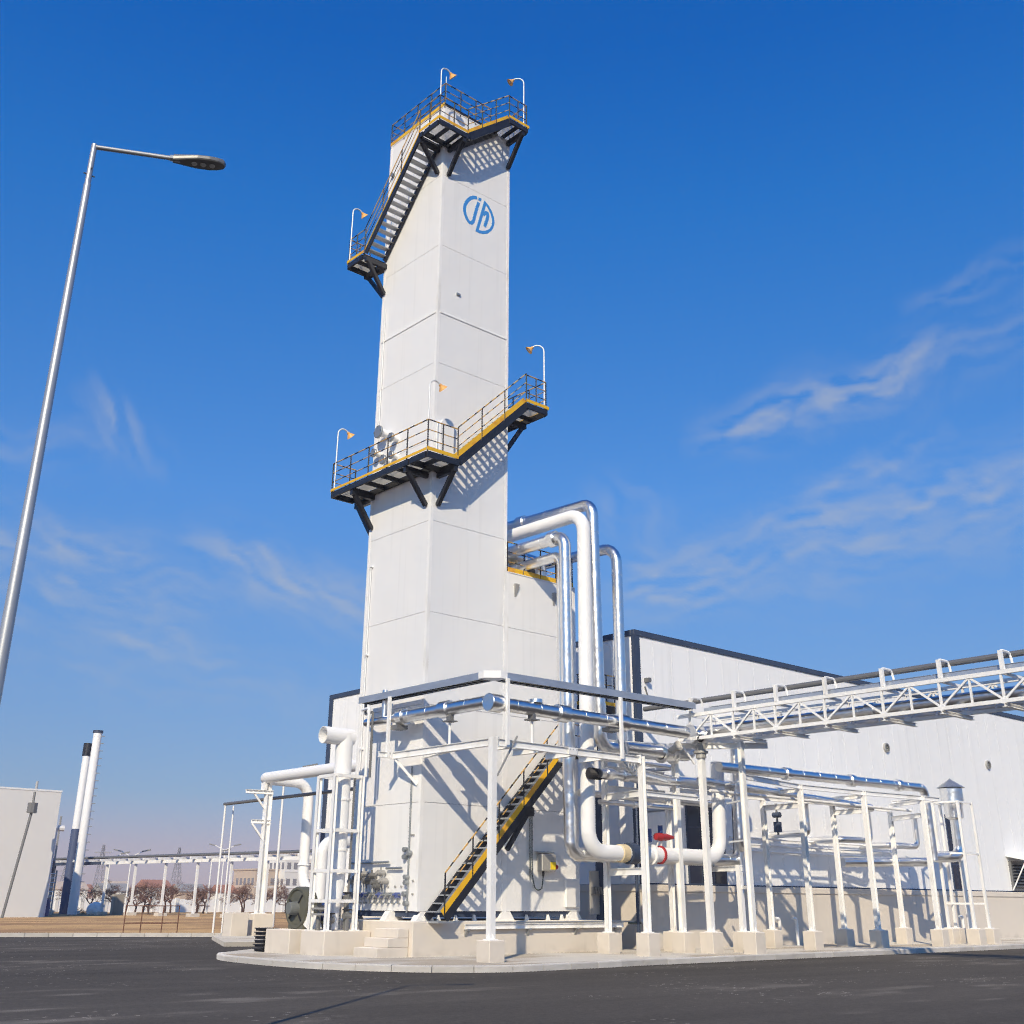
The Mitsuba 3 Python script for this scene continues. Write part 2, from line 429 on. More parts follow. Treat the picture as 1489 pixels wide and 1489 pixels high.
# second apron in front of the hall's shaded end, beyond a strip of asphalt
g = MB(); g.poly([(21.9, 39.9), (30.3, 37.6), (30.3, 49.9), (27.5, 49.9), (25.2, 47.0)], 0.001, 0.15)
struct('pavement', g, 'walk', label='far concrete apron below the white pipe loop')
# earth verge with its own kerb, left background
g = MB(); g.poly([(-60, 94.7), (8.0, 60.1), (27.6, 50.1), (31, 50), (31, 52), (60, 110), (60, 150), (-60, 150)], -0.03, 0.02)
struct('verge', g, 'soil', label='strip of sandy earth behind the far kerb')
d0 = np.array([27.9, 49.75]); d1 = np.array([5.0, 61.45]); L = np.linalg.norm(d1 - d0); dd = (d1 - d0) / L
VK = struct('verge_edge', MB().bar((*(d0 + (0.12, 0.24)), 0.05), (*(d1 + (0.12, 0.24)), 0.05), 0.2, 0.1), 'walk', label='concrete haunching behind the far kerb')
for k in range(int(L)):
    a, b = d0 + dd * k, d0 + dd * (k + 0.98)
    part(VK, 'kerb_stone', MB().bar((*a, 0.06), (*b, 0.06), 0.15, 0.2), 'kerb_%d' % rng.randrange(3))

# ------------------------------------------------------------------ hall
HX0, HX1, HY0, HY1, HZ, HP = 30.3, 80.0, 27.25, 47.0, 10.7, 2.12
H = thing('industrial_hall', 'long white clad hall with dark blue edge trim and cream plinth behind the pipe racks', 'building')
g = MB().box(HX0 + 0.07, HX1, HY0 + 0.07, HY1 - 0.07, 0.1, HZ - 0.25); part(H, 'core_wall', g, 'joint')
pl = MB().box(HX0 - 0.06, HX1, HY0 - 0.06, HY1 + 0.06, 0.0, 1.9); part(H, 'plinth_wall', pl, 'cream')
pl = MB().box(HX0 - 0.11, HX1, HY0 - 0.11, HY1 + 0.11, 1.903, HP, 0.015); part(H, 'plinth_coping', pl, 'cream')
n = int(HX1 - HX0)
wins = [(32.65, 34.75, 2.14, 5.0), (50.9, 51.75, 2.14, 5.35)]
for i in range(n):
    x0, x1 = HX0 + i * 1.0 + (0.06 if i == 0 else 0) + 0.006, HX0 + (i + 1) * 1.0 - 0.006
    z0 = HP + 0.02
    part(H, 'wall_panel', MB().box(x0, x1, HY0 + 0.0, HY0 + 0.06, z0, HZ - 0.18), 'hall')
for i in range(19):
    y0, y1 = HY0 + i * 1.03 + (0.06 if i == 0 else 0) + 0.006, HY0 + (i + 1) * 1.03 - 0.006
    part(H, 'wall_panel', MB().box(HX0, HX0 + 0.06, y0, y1, HP + 0.02, HZ - 0.18), 'hall')
part(H, 'eave_trim', MB().box(HX0 - 0.06, HX1, HY0 - 0.06, HY0 + 0.1, HZ - 0.21, HZ, 0.01), 'trim')
part(H, 'eave_trim', MB().box(HX0 - 0.06, HX0 + 0.1, HY0 + 0.103, HY1 + 0.06, HZ - 0.21, HZ, 0.01), 'trim')
g = MB().box(HX0 - 0.05, HX0 + 0.24, HY0 - 0.05, HY0 - 0.002, HP + 0.01, HZ - 0.213); g.box(HX0 - 0.05, HX0 - 0.002, HY0 - 0.002, HY0 + 0.1, HP + 0.01, HZ - 0.213)
part(H, 'corner_trim', g, 'trim')
g = MB().box(HX0 - 0.05, HX0 - 0.002, HY1 - 0.25, HY1 + 0.05, HP + 0.01, HZ - 0.213); part(H, 'corner_trim', g, 'trim')
part(H, 'drip_flashing', MB().box(HX0 - 0.03, HX1, HY0 - 0.03, HY0 - 0.001, HP + 0.003, HP + 0.05), 'trim')
part(H, 'roof', MB().box(HX0 + 0.1, HX1, HY0 + 0.1, HY1, HZ - 0.25, HZ - 0.1), 'trim')
for (a, b, z0, z1) in wins:
    w = part(H, 'window', MB().box(a, b, HY0 - 0.045, HY0 - 0.002, z0, z1), 'trim')
    m = 3 if b - a > 1.5 else 2
    for i in range(m):
        for j in range(3):
            xa, xb = a + 0.06 + (b - a - 0.06) * i / m, a + (b - a - 0.06) * (i + 1) / m
            za, zb = z0 + 0.06 + (z1 - z0 - 0.06) * j / 3, z0 + (z1 - z0 - 0.06) * (j + 1) / 3
            part(w, 'pane', MB().box(xa, xb, HY0 - 0.056, HY0 - 0.046, za, zb), 'glass_dark')
for (x, z) in ((46.56, 7.93), (55.8, 7.9)):
    v = part(H, 'round_vent', MB().lathe((x, HY0 - 0.1, z), (0, 1, 0), [(0, 0.14), (0, 0.2), (0.1, 0.2), (0.1, 0.0)], 18), 'box_grey')
    part(v, 'louvre', MB().bar((x - 0.13, HY0 - 0.075, z + 0.05), (x + 0.13, HY0 - 0.075, z + 0.05), 0.02, 0.05).bar((x - 0.13, HY0 - 0.075, z - 0.06), (x + 0.13, HY0 - 0.075, z - 0.06), 0.02, 0.05), 'grey_motor')
g = MB().box(30.75, 30.9, HY0 - 0.22, HY0 - 0.002, 8.85, 9.0); g.bar((30.75, HY0 - 0.03, 8.7), (30.9, HY0 - 0.03, 8.35), 0.04, 0.04)
part(H, 'floodlight', g, 'lamp_grey')
# louvred air inlet with a tilted white canopy at the far right
hd = part(H, 'air_inlet', MB().box(56.4, 58.4, HY0 - 0.12, HY0 - 0.002, 2.2, 3.5), 'lamp_grey')
for k in range(8):
    part(hd, 'slat', MB().bar((56.45, HY0 - 0.16, 2.32 + k * 0.14), (58.35, HY0 - 0.16, 2.32 + k * 0.14), 0.1, 0.015, (0, 0.6, 0.8)), 'navy')
part(H, 'canopy', MB().bar((56.2, HY0 - 0.5, 3.62), (58.6, HY0 - 0.5, 3.62), 1.0, 0.04, (0, -0.2, 1)).bar((56.25, HY0 - 0.95, 3.5), (56.25, HY0 - 0.12, 2.2), 0.05, 0.05), 'white')
for (x, h) in ((37.3, 0.9), (48.9, 1.0)):     # white vent stubs along the plinth
    part(H, 'drain_pipe', MB().tube(fillet([(x, HY0 - 0.3, 0.15), (x, HY0 - 0.3, h + 0.15), (x - 0.25, HY0 - 0.3, h + 0.15)], 0.1), 0.06), 'white', True)

# ------------------------------------------------------------------ plinth and steps under the cold box
P = single('plinth', 'cream painted concrete plinth under the white tower', 'plinth', MB().box(20.62, 29.05, 27.1, 33.2, 0.1, 1.04, 0.02), 'cream')
part(P, 'channel_beam', MB().hbeam((22.4, 27.0, 0.9), (29.0, 27.0, 0.9), 0.1, 0.14), 'white')
for x in (22.5, 24.9, 26.9, 28.7):
    part(P, 'bracket', MB().bar((x, 27.0, 0.82), (x, 27.09, 0.66), 0.08, 0.05).box(x - 0.05, x + 0.05, 26.93, 27.095, 0.80, 0.84), 'galvanised')
part(P, 'conduit', MB().tube([(23.5, 26.97, 1.0), (30.2, 26.97, 1.0)], 0.025), 'galvanised', True)
st = thing('concrete_steps', 'three cream concrete steps up to the left side of the plinth', 'steps')
for i in range(3):
    part(st, 'step', MB().box(19.55 + 0.34 * i, 20.60, 27.25 + 0.0, 28.35, 0.1 if i == 0 else 0.15 + 0.235 * i + 0.004, 0.15 + 0.235 * (i + 1), 0.012), 'cream')

# ------------------------------------------------------------------ cold box tower
TX0, TX1, TY0, TY1, TZ0, TZ1 = 21.2, 24.5, 27.7, 31.15, 1.29, 29.5
JZ = [1.29, 4.26, 7.1, 9.97, 12.97, 15.8, 18.68, 20.66, 23.39, 26.4, 29.5]
T = thing('separation_tower', 'tall white panelled square tower with a blue emblem near its top', 'tower')
part(T, 'core', MB().box(TX0 + 0.04, TX1 - 0.04, TY0 + 0.04, TY1 - 0.04, TZ0 + 0.02, TZ1 - 0.06), 'joint')
for a, b in zip(JZ, JZ[1:]):
    za, zb = a + 0.008, b - 0.008
    part(T, 'wall_panel', MB().box(TX0, TX0 + 0.05, TY0 + 0.105, TY1 - 0.105, za, zb), 'panel')
    part(T, 'wall_panel', MB().box(TX0 + 0.105, TX1 - 0.105, TY0, TY0 + 0.05, za, zb), 'panel')
    part(T, 'wall_panel', MB().box(TX1 - 0.05, TX1, TY0 + 0.105, TY1 - 0.105, za, zb), 'panel')
    part(T, 'wall_panel', MB().box(TX0 + 0.105, TX1 - 0.105, TY1 - 0.05, TY1, za, zb), 'panel')
for (x, y, sx, sy) in ((TX0, TY0, 1, 1), (TX1, TY0, -1, 1), (TX0, TY1, 1, -1), (TX1, TY1, -1, -1)):
    o = 0.012
    g = MB().box(x - sx * o, x + sx * 0.1, y - sy * o, y + sy * 0.03, TZ0, TZ1); g.box(x - sx * o, x + sx * 0.03, y + sy * 0.0305, y + sy * 0.1, TZ0, TZ1)
    part(T, 'corner_trim', g, 'white')
for z in (20.66, 9.97):
    g = MB().box(TX0 - 0.03, TX0 - 0.001, TY0 + 0.1, TY1 - 0.1, z - 0.035, z + 0.035); g.box(TX0 + 0.1, TX1 - 0.1, TY0 - 0.03, TY0 - 0.001, z - 0.035, z + 0.035)
    if z > 15:
        part(T, 'flange_band', g, 'white')
part(T, 'roof_cap', MB().box(TX0 - 0.02, TX1 + 0.02, TY0 - 0.02, TY1 + 0.02, TZ1 + 0.002, TZ1 + 0.05), 'white')
for (x, y) in ((21.5, 27.75), (24.6, 27.75), (27.5, 27.75), (21.25, 30.9), (21.25, 28.9)):
    g = MB().tm(trimesh.convex.convex_hull(np.array([(x + sx * (0.34 if z < 1.1 else 0.15), y + sy * 0.2, z) for sx in (-1, 1) for sy in (-0.3, 1) for z in (1.03, 1.29)])))
    part(T, 'foot', g, 'white')
part(T, 'base_beam', MB().box(TX0 + 0.08, TX1 - 0.08, TY0 + 0.08, TY1 - 0.08, 1.14, TZ0 + 0.02), 'trim')
for x in (21.95, 22.6, 23.3, 25.4, 26.3, 26.9, 27.15):
    part(T, 'gusset', MB().tm(trimesh.convex.convex_hull(np.array([(x - 0.07, 27.62, 1.04), (x + 0.07, 27.62, 1.04), (x, 27.62, 1.2), (x - 0.05, 27.72, 1.04), (x + 0.05, 27.72, 1.04), (x, 27.72, 1.2)]))), 'white')
# conduit up the left face with a clamp every few metres, pipe down near the corner
part(T, 'conduit', MB().tube([(TX0 - 0.05, 30.86, 1.7), (TX0 - 0.05, 30.86, 12.0)], 0.022, 6).tube([(TX0 - 0.05, 30.86, 16.2), (TX0 - 0.05, 30.86, 22.0)], 0.022, 6), 'white', True)
part(T, 'conduit', MB().tube([(TX0 - 0.05, 28.12, 1.25), (TX0 - 0.05, 28.12, 5.3)], 0.025, 6), 'brass_grey', True)
for z in (3, 6, 9, 12):
    part(T, 'clamp', MB().box(TX0 - 0.09, TX0 - 0.001, 30.78, 30.94, z, z + 0.05), 'white')
part(T, 'hatch_plate', MB().box(27.05, 27.68, TY0 - 0.1, TY0 - 0.002, 1.4, 2.25, 0.02), 'panel')
part(T, 'nozzle', MB().cyl((TX0 - 0.12, 30.85, 28.0), (TX0, 30.85, 28.0), 0.09), 'brass_grey', 30)
part(T, 'lifting_eye', MB().box(22.0, 22.16, TY0 - 0.06, TY0 - 0.001, 21.6, 21.68), 'brass_grey')
# arched duct cover beside the walkway
arch = MB()
pts = [(-0.28, 0)] + [(0.28 * -math.cos(t), 1.25 + 0.28 * math.sin(t)) for t in np.linspace(0, math.pi, 12)] + [(0.28, 0)]
m = trimesh.creation.extrude_polygon(Polygon(pts), 0.22, engine='earcut'); m.apply_transform(np.array([[1, 0, 0, 21.62], [0, 0, -1, TY0], [0, 1, 0, 15.05], [0, 0, 0, 1.0]]))
part(T, 'arched_cover', MB().tm(m), 'panel')
# emblem: ring, j and h strokes
k = 0.0015
cj = LineString([(655, 285), (560, 310), (470, 365), (380, 455), (310, 570), (268, 680), (255, 760), (262, 860), (290, 950), (340, 1035), (390, 1090), (440, 1112), (500, 1095), (540, 1040), (562, 970), (640, 640), (712, 392)]).buffer(46, cap_style=2, join_style=1)
dot = Polygon([(708, 240), (803, 240), (778, 332), (690, 332)])
D = Polygon([(893, 252), (960, 285), (1060, 355), (1160, 475), (1225, 620), (1245, 760), (1215, 910), (1140, 1050), (1020, 1180), (880, 1255), (740, 1287), (622, 1282)])
Di = Polygon([(955, 372), (1040, 450), (1115, 570), (1160, 700), (1167, 760), (1150, 880), (1080, 1020), (960, 1120), (850, 1175), (730, 1202)])
h = LineString([(862, 700), (900, 640), (960, 585), (1012, 588), (1022, 640), (1000, 760), (920, 1022)]).buffer(47, cap_style=2, join_style=1)
logo = unary_union([cj, dot, D.difference(Di), h])
g = MB()
for q in getattr(logo, 'geoms', [logo]):
    m = trimesh.creation.extrude_polygon(q, 1.0, engine='earcut')
    v = m.vertices; xyz = np.stack([22.98 + (v[:, 0] - 722) * k, TY0 - 0.004 - 0.004 * v[:, 2], 25.42 - (v[:, 1] - 757) * k], 1)
    g.raw(xyz, m.faces)
part(T, 'emblem', g, 'emblem', label='blue ring emblem with slanted j and h')

# ------------------------------------------------------------------ lower cold box
A = thing('annex_box', 'lower white panelled box joined to the right side of the tower', 'cold box')
AX0, AX1, AZ1 = TX1 + 0.02, 27.75, 11.85
part(A, 'core', MB().box(AX0, AX1 - 0.04, TY0 + 0.06, TY1 - 0.04, TZ0 + 0.02, AZ1 - 0.05), 'joint')
for a, b in zip(JZ[:4] + [AZ1], JZ[1:4] + [AZ1]):
    if b - a < 0.1:
        continue
    part(A, 'wall_panel', MB().box(AX0 + 0.09, AX1 - 0.105, TY0 + 0.012, TY0 + 0.06, a + 0.008, b - 0.008), 'panel')
    part(A, 'wall_panel', MB().box(AX1 - 0.05, AX1, TY0 + 0.11, TY1 - 0.105, a + 0.008, b - 0.008), 'panel')
part(A, 'wall_panel', MB().box(AX0 + 0.09, AX1 - 0.105, TY0 + 0.012, TY0 + 0.06, 9.978, AZ1 - 0.008), 'panel')
part(A, 'wall_panel', MB().box(AX1 - 0.05, AX1, TY0 + 0.11, TY1 - 0.105, 9.978, AZ1 - 0.008), 'panel')
for (x0, x1) in ((AX0, AX0 + 0.085), (AX1 - 0.1, AX1 + 0.012)):
    part(A, 'corner_trim', MB().box(x0, x1, TY0 - 0.002, TY0 + 0.05, TZ0, AZ1), 'white')
part(A, 'base_beam', MB().box(AX0 + 0.02, AX1 - 0.06, TY0 + 0.08, TY1 - 0.08, 1.14, TZ0 + 0.02), 'trim')
part(A, 'roof_cap', MB().box(AX0, AX1 + 0.02, TY0 - 0.01, TY1, AZ1 + 0.002, AZ1 + 0.03), 'white')
for x in (24.95, 26.75):
    part(A, 'lug', MB().tm(trimesh.convex.convex_hull(np.array([(x - 0.1, TY0 - 0.08, 11.5), (x + 0.1, TY0 - 0.08, 11.5), (x - 0.1, TY0 + 0.012, 11.5), (x + 0.1, TY0 + 0.012, 11.5), (x - 0.07, TY0 + 0.005, 11.05), (x + 0.02, TY0 + 0.005, 11.05)]))), 'box_grey')

# ------------------------------------------------------------------ walkways, stairs, rails


def railing(key, a, b, h=1.06, step=1.05, mids=(0.36, 0.71), ends=(True, True)):
    """posts every step and three rails from a to b (walking surface); posts stand upright, rails follow the slope"""
    a, b = np.asarray(a, float), np.asarray(b, float); n = max(1, round(np.linalg.norm((b - a)[:2]) / step))
    for i in range(n + 1):
        if (i == 0 and not ends[0]) or (i == n and not ends[1]):
            continue
        p = a + (b - a) * i / n
        part(key, 'post', MB().tube([p - (0, 0, 0.12), p + (0, 0, h)], 0.024, 6), 'navy', True)
    for q in (*mids, h):
        part(key, 'rail', MB().tube([a + (0, 0, q), b + (0, 0, q)], 0.021 if q == h else 0.016, 6), 'rail', True)


def deck(key, x0, x1, y0, y1, z, step=0.9, beams=True, toe=(), along='x', th=0.12):
    """channel frame, cross beams, bar grating on top; toe: edges with a yellow board"""
    d = 0.2
    for (p, q) in (((x0, y0), (x1, y0)), ((x0, y1), (x1, y1)), ((x0, y0 + 0.07), (x0, y1 - 0.07)), ((x1, y0 + 0.07), (x1, y1 - 0.07))):
        part(key, 'edge_beam', MB().bar((*p, z - d / 2 - 0.035), (*q, z - d / 2 - 0.035), 0.07, d), 'navy')
    if along == 'x':
        for x in np.arange(x0 + step, x1 - 0.3, step):
            part(key, 'cross_beam', MB().bar((x, y0 + 0.04, z - 0.11), (x, y1 - 0.04, z - 0.11), 0.1, 0.13), 'navy')
    else:
        for y in np.arange(y0 + step, y1 - 0.3, step):
            part(key, 'cross_beam', MB().bar((x0 + 0.04, y, z - 0.11), (x1 - 0.04, y, z - 0.11), 0.1, 0.13), 'navy')
    g = MB()
    if along == 'x':
        for x in np.arange(x0 + 0.05, x1 - 0.03, 0.042):
            g.box(x, x + 0.006, y0 + 0.036, y1 - 0.036, z - 0.033, z)
        for y in np.arange(y0 + 0.1, y1 - 0.03, 0.1):
            g.box(x0 + 0.04, x1 - 0.04, y, y + 0.007, z - 0.016, z - 0.002)
    else:
        for y in np.arange(y0 + 0.05, y1 - 0.03, 0.042):
            g.box(x0 + 0.036, x1 - 0.036, y, y + 0.006, z - 0.033, z)
        for x in np.arange(x0 + 0.1, x1 - 0.03, 0.1):
            g.box(x, x + 0.007, y0 + 0.04, y1 - 0.04, z - 0.016, z - 0.002)
    part(key, 'grating', g, 'plate', kind='stuff')
    for (p, q) in toe:
        part(key, 'toe_board', MB().bar((*p, z - 0.015 + th / 2), (*q, z - 0.015 + th / 2), 0.012, th), 'yellow')


def flight(key, axis, a0, z0, a1, z1, b_out, b_in, toe=0.1, tread_mat='plate', rail_out=True, rail_in=False, dark=0.2, post_step=1.0, mids=(0.36, 0.71)):
    """stair along an axis from (a0, z0) up to (a1, z1) between b_out (outer side) and b_in"""
    def pt(a, b, z):
        return np.array([a, b, z]) if axis == 'x' else np.array([b, a, z])
    A0, A1 = np.array([a0, z0]), np.array([a1, z1]); t = (A1 - A0) / np.linalg.norm(A1 - A0); nrm = np.array([-t[1], t[0]])
    if nrm[1] < 0:
        nrm = -nrm
    sgn = 1 if b_in > b_out else -1

    def slab(b, th, lo, hi, m, name):
        c = [(A0 + nrm * lo), (A1 + nrm * lo), (A1 + nrm * hi), (A0 + nrm * hi)]
        v = [pt(p[0], b, p[1]) for p in c] + [pt(p[0], b + th, p[1]) for p in c]
        mesh = trimesh.convex.convex_hull(np.array(v))
        part(key, name, MB().tm(mesh), m)
    slab(b_out, 0.06 * sgn, -dark, 0.03, 'navy', 'stringer')
    slab(b_in, -0.06 * sgn, -dark, 0.03, 'navy', 'stringer')
    if toe:
        slab(b_out - 0.008 * sgn, 0.02 * sgn, 0.032, 0.032 + toe, 'yellow', 'toe_board')
    n = max(2, round(abs(z1 - z0) / 0.215))
    for i in range(n):
        f = (i + 0.5) / n; a = a0 + (a1 - a0) * f; z = z0 + (z1 - z0) * f
        lo, hi = (min(b_out, b_in) + 0.064, max(b_out, b_in) - 0.064)
        w = 0.115
        c0, c1 = pt(a - w, lo, z - 0.018), pt(a + w, hi, z + 0.018)
        part(key, 'tread', MB().box(c0[0], c1[0], c0[1], c1[1], c0[2], c1[2]), tread_mat)
    for b, on in ((b_out, rail_out), (b_in, rail_in)):
        if on:
            railing(key, pt(a0, b, z0 + 0.08), pt(a1, b, z1 + 0.08), 1.05, post_step, mids)


def bracket(key, wall, out, reach, z, drop):
    """horizontal arm and diagonal brace from the wall point, outwards along 'out'"""
    w = np.array([*wall, 0.0]); o = np.array([*out, 0.0])
    part(key, 'bracket_arm', MB().bar(w + (0, 0, z), w + o * reach + (0, 0, z), 0.14, 0.2), 'navy')
    part(key, 'bracket_brace', MB().bar(w + o * 0.03 + (0, 0, z - drop), w + o * (reach * 0.85) + (0, 0, z - 0.07), 0.14, 0.13), 'navy')


XO, YO = 20.25, 26.75
# --- lower walkway
W = thing('lower_walkway', 'black steel walkway with yellow toe boards wrapped round the middle of the tower', 'walkway')
zl = 14.88
deck(W, XO, TX0 - 0.03, TY0 - 0.03, 32.25, zl, along='y', toe=[((XO - 0.05, YO), (XO - 0.05, 32.25)), ((XO, 32.30), (TX0, 32.30))], th=0.09)
deck(W, XO, 21.55, YO, TY0 - 0.04, zl, step=0.6, along='x', toe=[((XO - 0.05, YO - 0.05), (21.5, YO - 0.05))])
railing(W, (XO, 32.25, zl), (XO, YO, zl)); railing(W, (XO, YO, zl), (21.5, YO, zl), step=0.65, ends=(False, True)); railing(W, (XO, 32.25, zl), (TX0, 32.25, zl), ends=(False, True)); 
flight(W, 'x', 21.5, zl, 24.55, 17.83, YO, TY0 - 0.04, toe=0.17, dark=0.24)
deck(W, 24.55, 25.55, YO, 29.4, 17.85, along='y', toe=[((24.5, YO - 0.05), (25.55, YO - 0.05)), ((25.6, YO - 0.05), (25.6, 29.4))])
railing(W, (24.55, YO, 17.85), (25.5, YO, 17.85), step=0.5, ends=(False, True)); railing(W, (25.5, YO, 17.85), (25.5, 29.4, 17.85), ends=(False, True)); railing(W, (25.5, 29.4, 17.85), (24.55, 29.4, 17.85), step=0.9, ends=(False, True))
bracket(W, (TX0, 27.95), (-1, 0), 0.95, zl - 0.32, 1.05); bracket(W, (21.45, TY0), (0, -1), 0.95, zl - 0.32, 1.05)
bracket(W, (TX0, 31.0), (-1, 0), 0.95, zl - 0.32, 1.15);
bracket(W, (TX1, 27.85), (1, 0), 1.0, 17.5, 1.25); bracket(W, (TX1 , 29.2), (1, 0), 1.0, 17.5, 1.2)
bracket(W, (21.3, TY1), (0, 1), 1.1, zl - 0.32, 1.3)

# --- upper walkway
W = thing('upper_walkway', 'black steel stair and landings hung round the top of the tower', 'walkway')
zu = 27.9
deck(W, XO, TX0 - 0.03, TY0 - 0.03, 28.0, zu, along='y', step=0.6)
deck(W, XO, 21.65, YO, TY0 - 0.04, zu, step=0.5, along='x', toe=[((XO - 0.05, YO - 0.05), (21.6, YO - 0.05)), ((XO - 0.05, YO - 0.04), (XO - 0.05, 27.95))])
railing(W, (XO, 27.95, zu), (XO, YO, zu), step=0.6); railing(W, (XO, YO, zu), (21.6, YO, zu), step=0.65, ends=(False, True))
flight(W, 'x', 21.6, zu, 23.65, 29.66, YO, TY0 - 0.04, toe=0.12, dark=0.26, post_step=0.7)
deck(W, 23.65, 24.6, YO, TY0 + 0.5, 29.7, step=0.5, along='x', toe=[((23.6, YO - 0.05), (24.65, YO - 0.05)), ((24.65, YO - 0.05), (24.65, TY0 + 0.5))])
railing(W, (23.65, YO, 29.7), (24.55, YO, 29.7), step=0.45, ends=(False, True)); railing(W, (24.55, YO, 29.7), (24.55, TY0 + 0.5, 29.7), step=0.7, ends=(False, True))
flight(W, 'y', 31.15, 24.22, 27.95, 27.86, XO, TX0 - 0.04, toe=0.06, dark=0.17)
deck(W, XO, TX0 + 0.0, 31.2, 32.25, 24.2, step=0.5, along='y', toe=[((XO - 0.05, 31.15), (XO - 0.05, 32.25)), ((XO, 32.3), (TX0, 32.3))])
railing(W, (XO, 31.2, 24.2), (XO, 32.2, 24.2), step=0.5, ends=(False, True)); railing(W, (XO, 32.2, 24.2), (TX0, 32.2, 24.2), step=0.5, ends=(False, True))
bracket(W, (TX0, 27.95), (-1, 0), 0.95, zu - 0.3, 1.05); bracket(W, (21.45, TY0), (0, -1), 0.95, zu - 0.3, 1.15)
bracket(W, (24.4, TY0), (0, -1), 0.95, 29.38, 1.2)
bracket(W, (TX0 + 0.05, TY1), (-0.2, 1), 1.05, 23.9, 1.25); bracket(W, (TX0, 31.05), (-1, 0), 0.95, 23.9, 1.2)
# --- roof guard rail
W = thing('roof_railing', 'striped guard rail round the flat top of the tower', 'railing')
zr = TZ1 + 0.05
railing(W, (TX0, TY1, zr), (TX0, TY0, zr), step=0.9); railing(W, (TX0, TY0, zr), (23.5, TY0, zr), step=0.8, ends=(False, True)); railing(W, (TX1, TY1, zr), (TX0, TY1, zr), step=1.0, ends=(True, False)); railing(W, (TX1, TY0, zr), (TX1, TY1, zr), step=1.0)
part(W, 'toe_board', MB().bar((TX0 - 0.03, TY0, zr + 0.07), (TX0 - 0.03, TY1, zr + 0.07), 0.012, 0.15), 'yellow')
part(W, 'toe_board', MB().bar((TX0, TY0 - 0.03, zr + 0.05), (23.5, TY0 - 0.03, zr + 0.05), 0.012, 0.1), 'navy')
part(W, 'mast', MB().tube([(TX0 + 0.25, TY0 + 0.3, zr), (TX0 + 0.25, TY0 + 0.3, zr + 1.7)], 0.02, 6), 'lamp_pole', True)

# --- lower stair in front of the tower
W = thing('yellow_stair', 'steep steel stair with a yellow stringer and black treads in front of the tower', 'stairs')
flight(W, 'x', 21.4, 1.18, 26.4, 6.2, 26.7, 27.6, toe=0.16, tread_mat='galvanised', dark=0.2, rail_in=False, mids=(0.55,))
part(W, 'base_plate', MB().box(21.15, 21.7, 26.65, 27.68, 1.0, 1.05), 'galvanised')
part(W, 'prop', MB().bar((23.9, 26.9, 3.0), (24.75, 26.9, 4.1), 0.12, 0.12).box(24.5, 24.95, 26.82, 26.98, 4.0, 4.25), 'navy')
deck(W, 26.4, 27.7, 26.7, 27.6, 6.2, step=0.6, along='x')
railing(W, (26.4, 26.7, 6.2), (27.7, 26.7, 6.2), ends=(False, True))

# --- annex roof rail
W = thing('annex_railing', 'black rail with yellow toe boards on the roof edge of the lower box', 'railing')
for a, b in ((24.6, 25.3), (25.34, 26.1), (26.14, 26.85), (26.9, 27.7)):
    part(W, 'toe_board', MB().bar((a, TY0 + 0.03, AZ1 + 0.12), (b, TY0 + 0.03, AZ1 + 0.12), 0.012, 0.16), 'yellow')
railing(W, (24.6, TY0 + 0.06, AZ1 + 0.03), (27.7, TY0 + 0.06, AZ1 + 0.03), step=0.75); railing(W, (27.7, TY0 + 0.06, AZ1 + 0.03), (27.7, TY1, AZ1 + 0.03), step=0.9, ends=(False, True))
# --- maintenance platform behind the pipes
W = thing('rear_platform', 'small black platform with orange rails half hidden behind the tall pipes', 'platform')
deck(W, 28.95, 30.22, 28.2, 29.4, 8.05, step=0.5, along='x', toe=[((28.9, 28.15), (30.22, 28.15)), ((28.9, 28.15), (28.9, 29.4))])
railing(W, (28.95, 28.2, 8.05), (30.2, 28.2, 8.05), step=0.4); railing(W, (28.95, 28.2, 8.05), (28.95, 29.4, 8.05), step=0.5, ends=(False, True))
part(W, 'support', MB().bar((29.0, 28.4, 7.75), (30.25, 28.4, 7.2), 0.1, 0.12), 'navy')

# ------------------------------------------------------------------ gooseneck lamps


def gooseneck(base, top, dx, label, dy=0.0):
    t = thing('gooseneck_lamp', label, 'lamp')
    x, y, z = base; r = 0.24
    L = math.hypot(dx, dy); ux, uy = dx / L, dy / L
    arc = [(x + ux * (r - r * math.cos(a)), y + uy * (r - r * math.cos(a)), top - r + r * math.sin(a)) for a in np.linspace(0, math.pi * 0.78, 10)]
    part(t, 'pole', MB().tube([(x, y, z)] + arc, 0.026, 7), 'lamp_pole', True)
    e = np.array(arc[-1]); d = np.array(arc[-1]) - np.array(arc[-2]); d /= np.linalg.norm(d)
    part(t, 'lamp_shade', MB().lathe(e - d * 0.02, d, [(0, 0), (0, 0.05), (0.07, 0.06), (0.1, 0.09), (0.19, 0.16), (0.2, 0.165), (0.19, 0.15), (0.11, 0.08), (0.11, 0)], 14), 'orange', 35)
    part(t, 'bulb', MB().lathe(e + d * 0.09, d, [(0, 0.05), (0.06, 0.05), (0.09, 0.03), (0.095, 0)], 10), 'lens', 40)


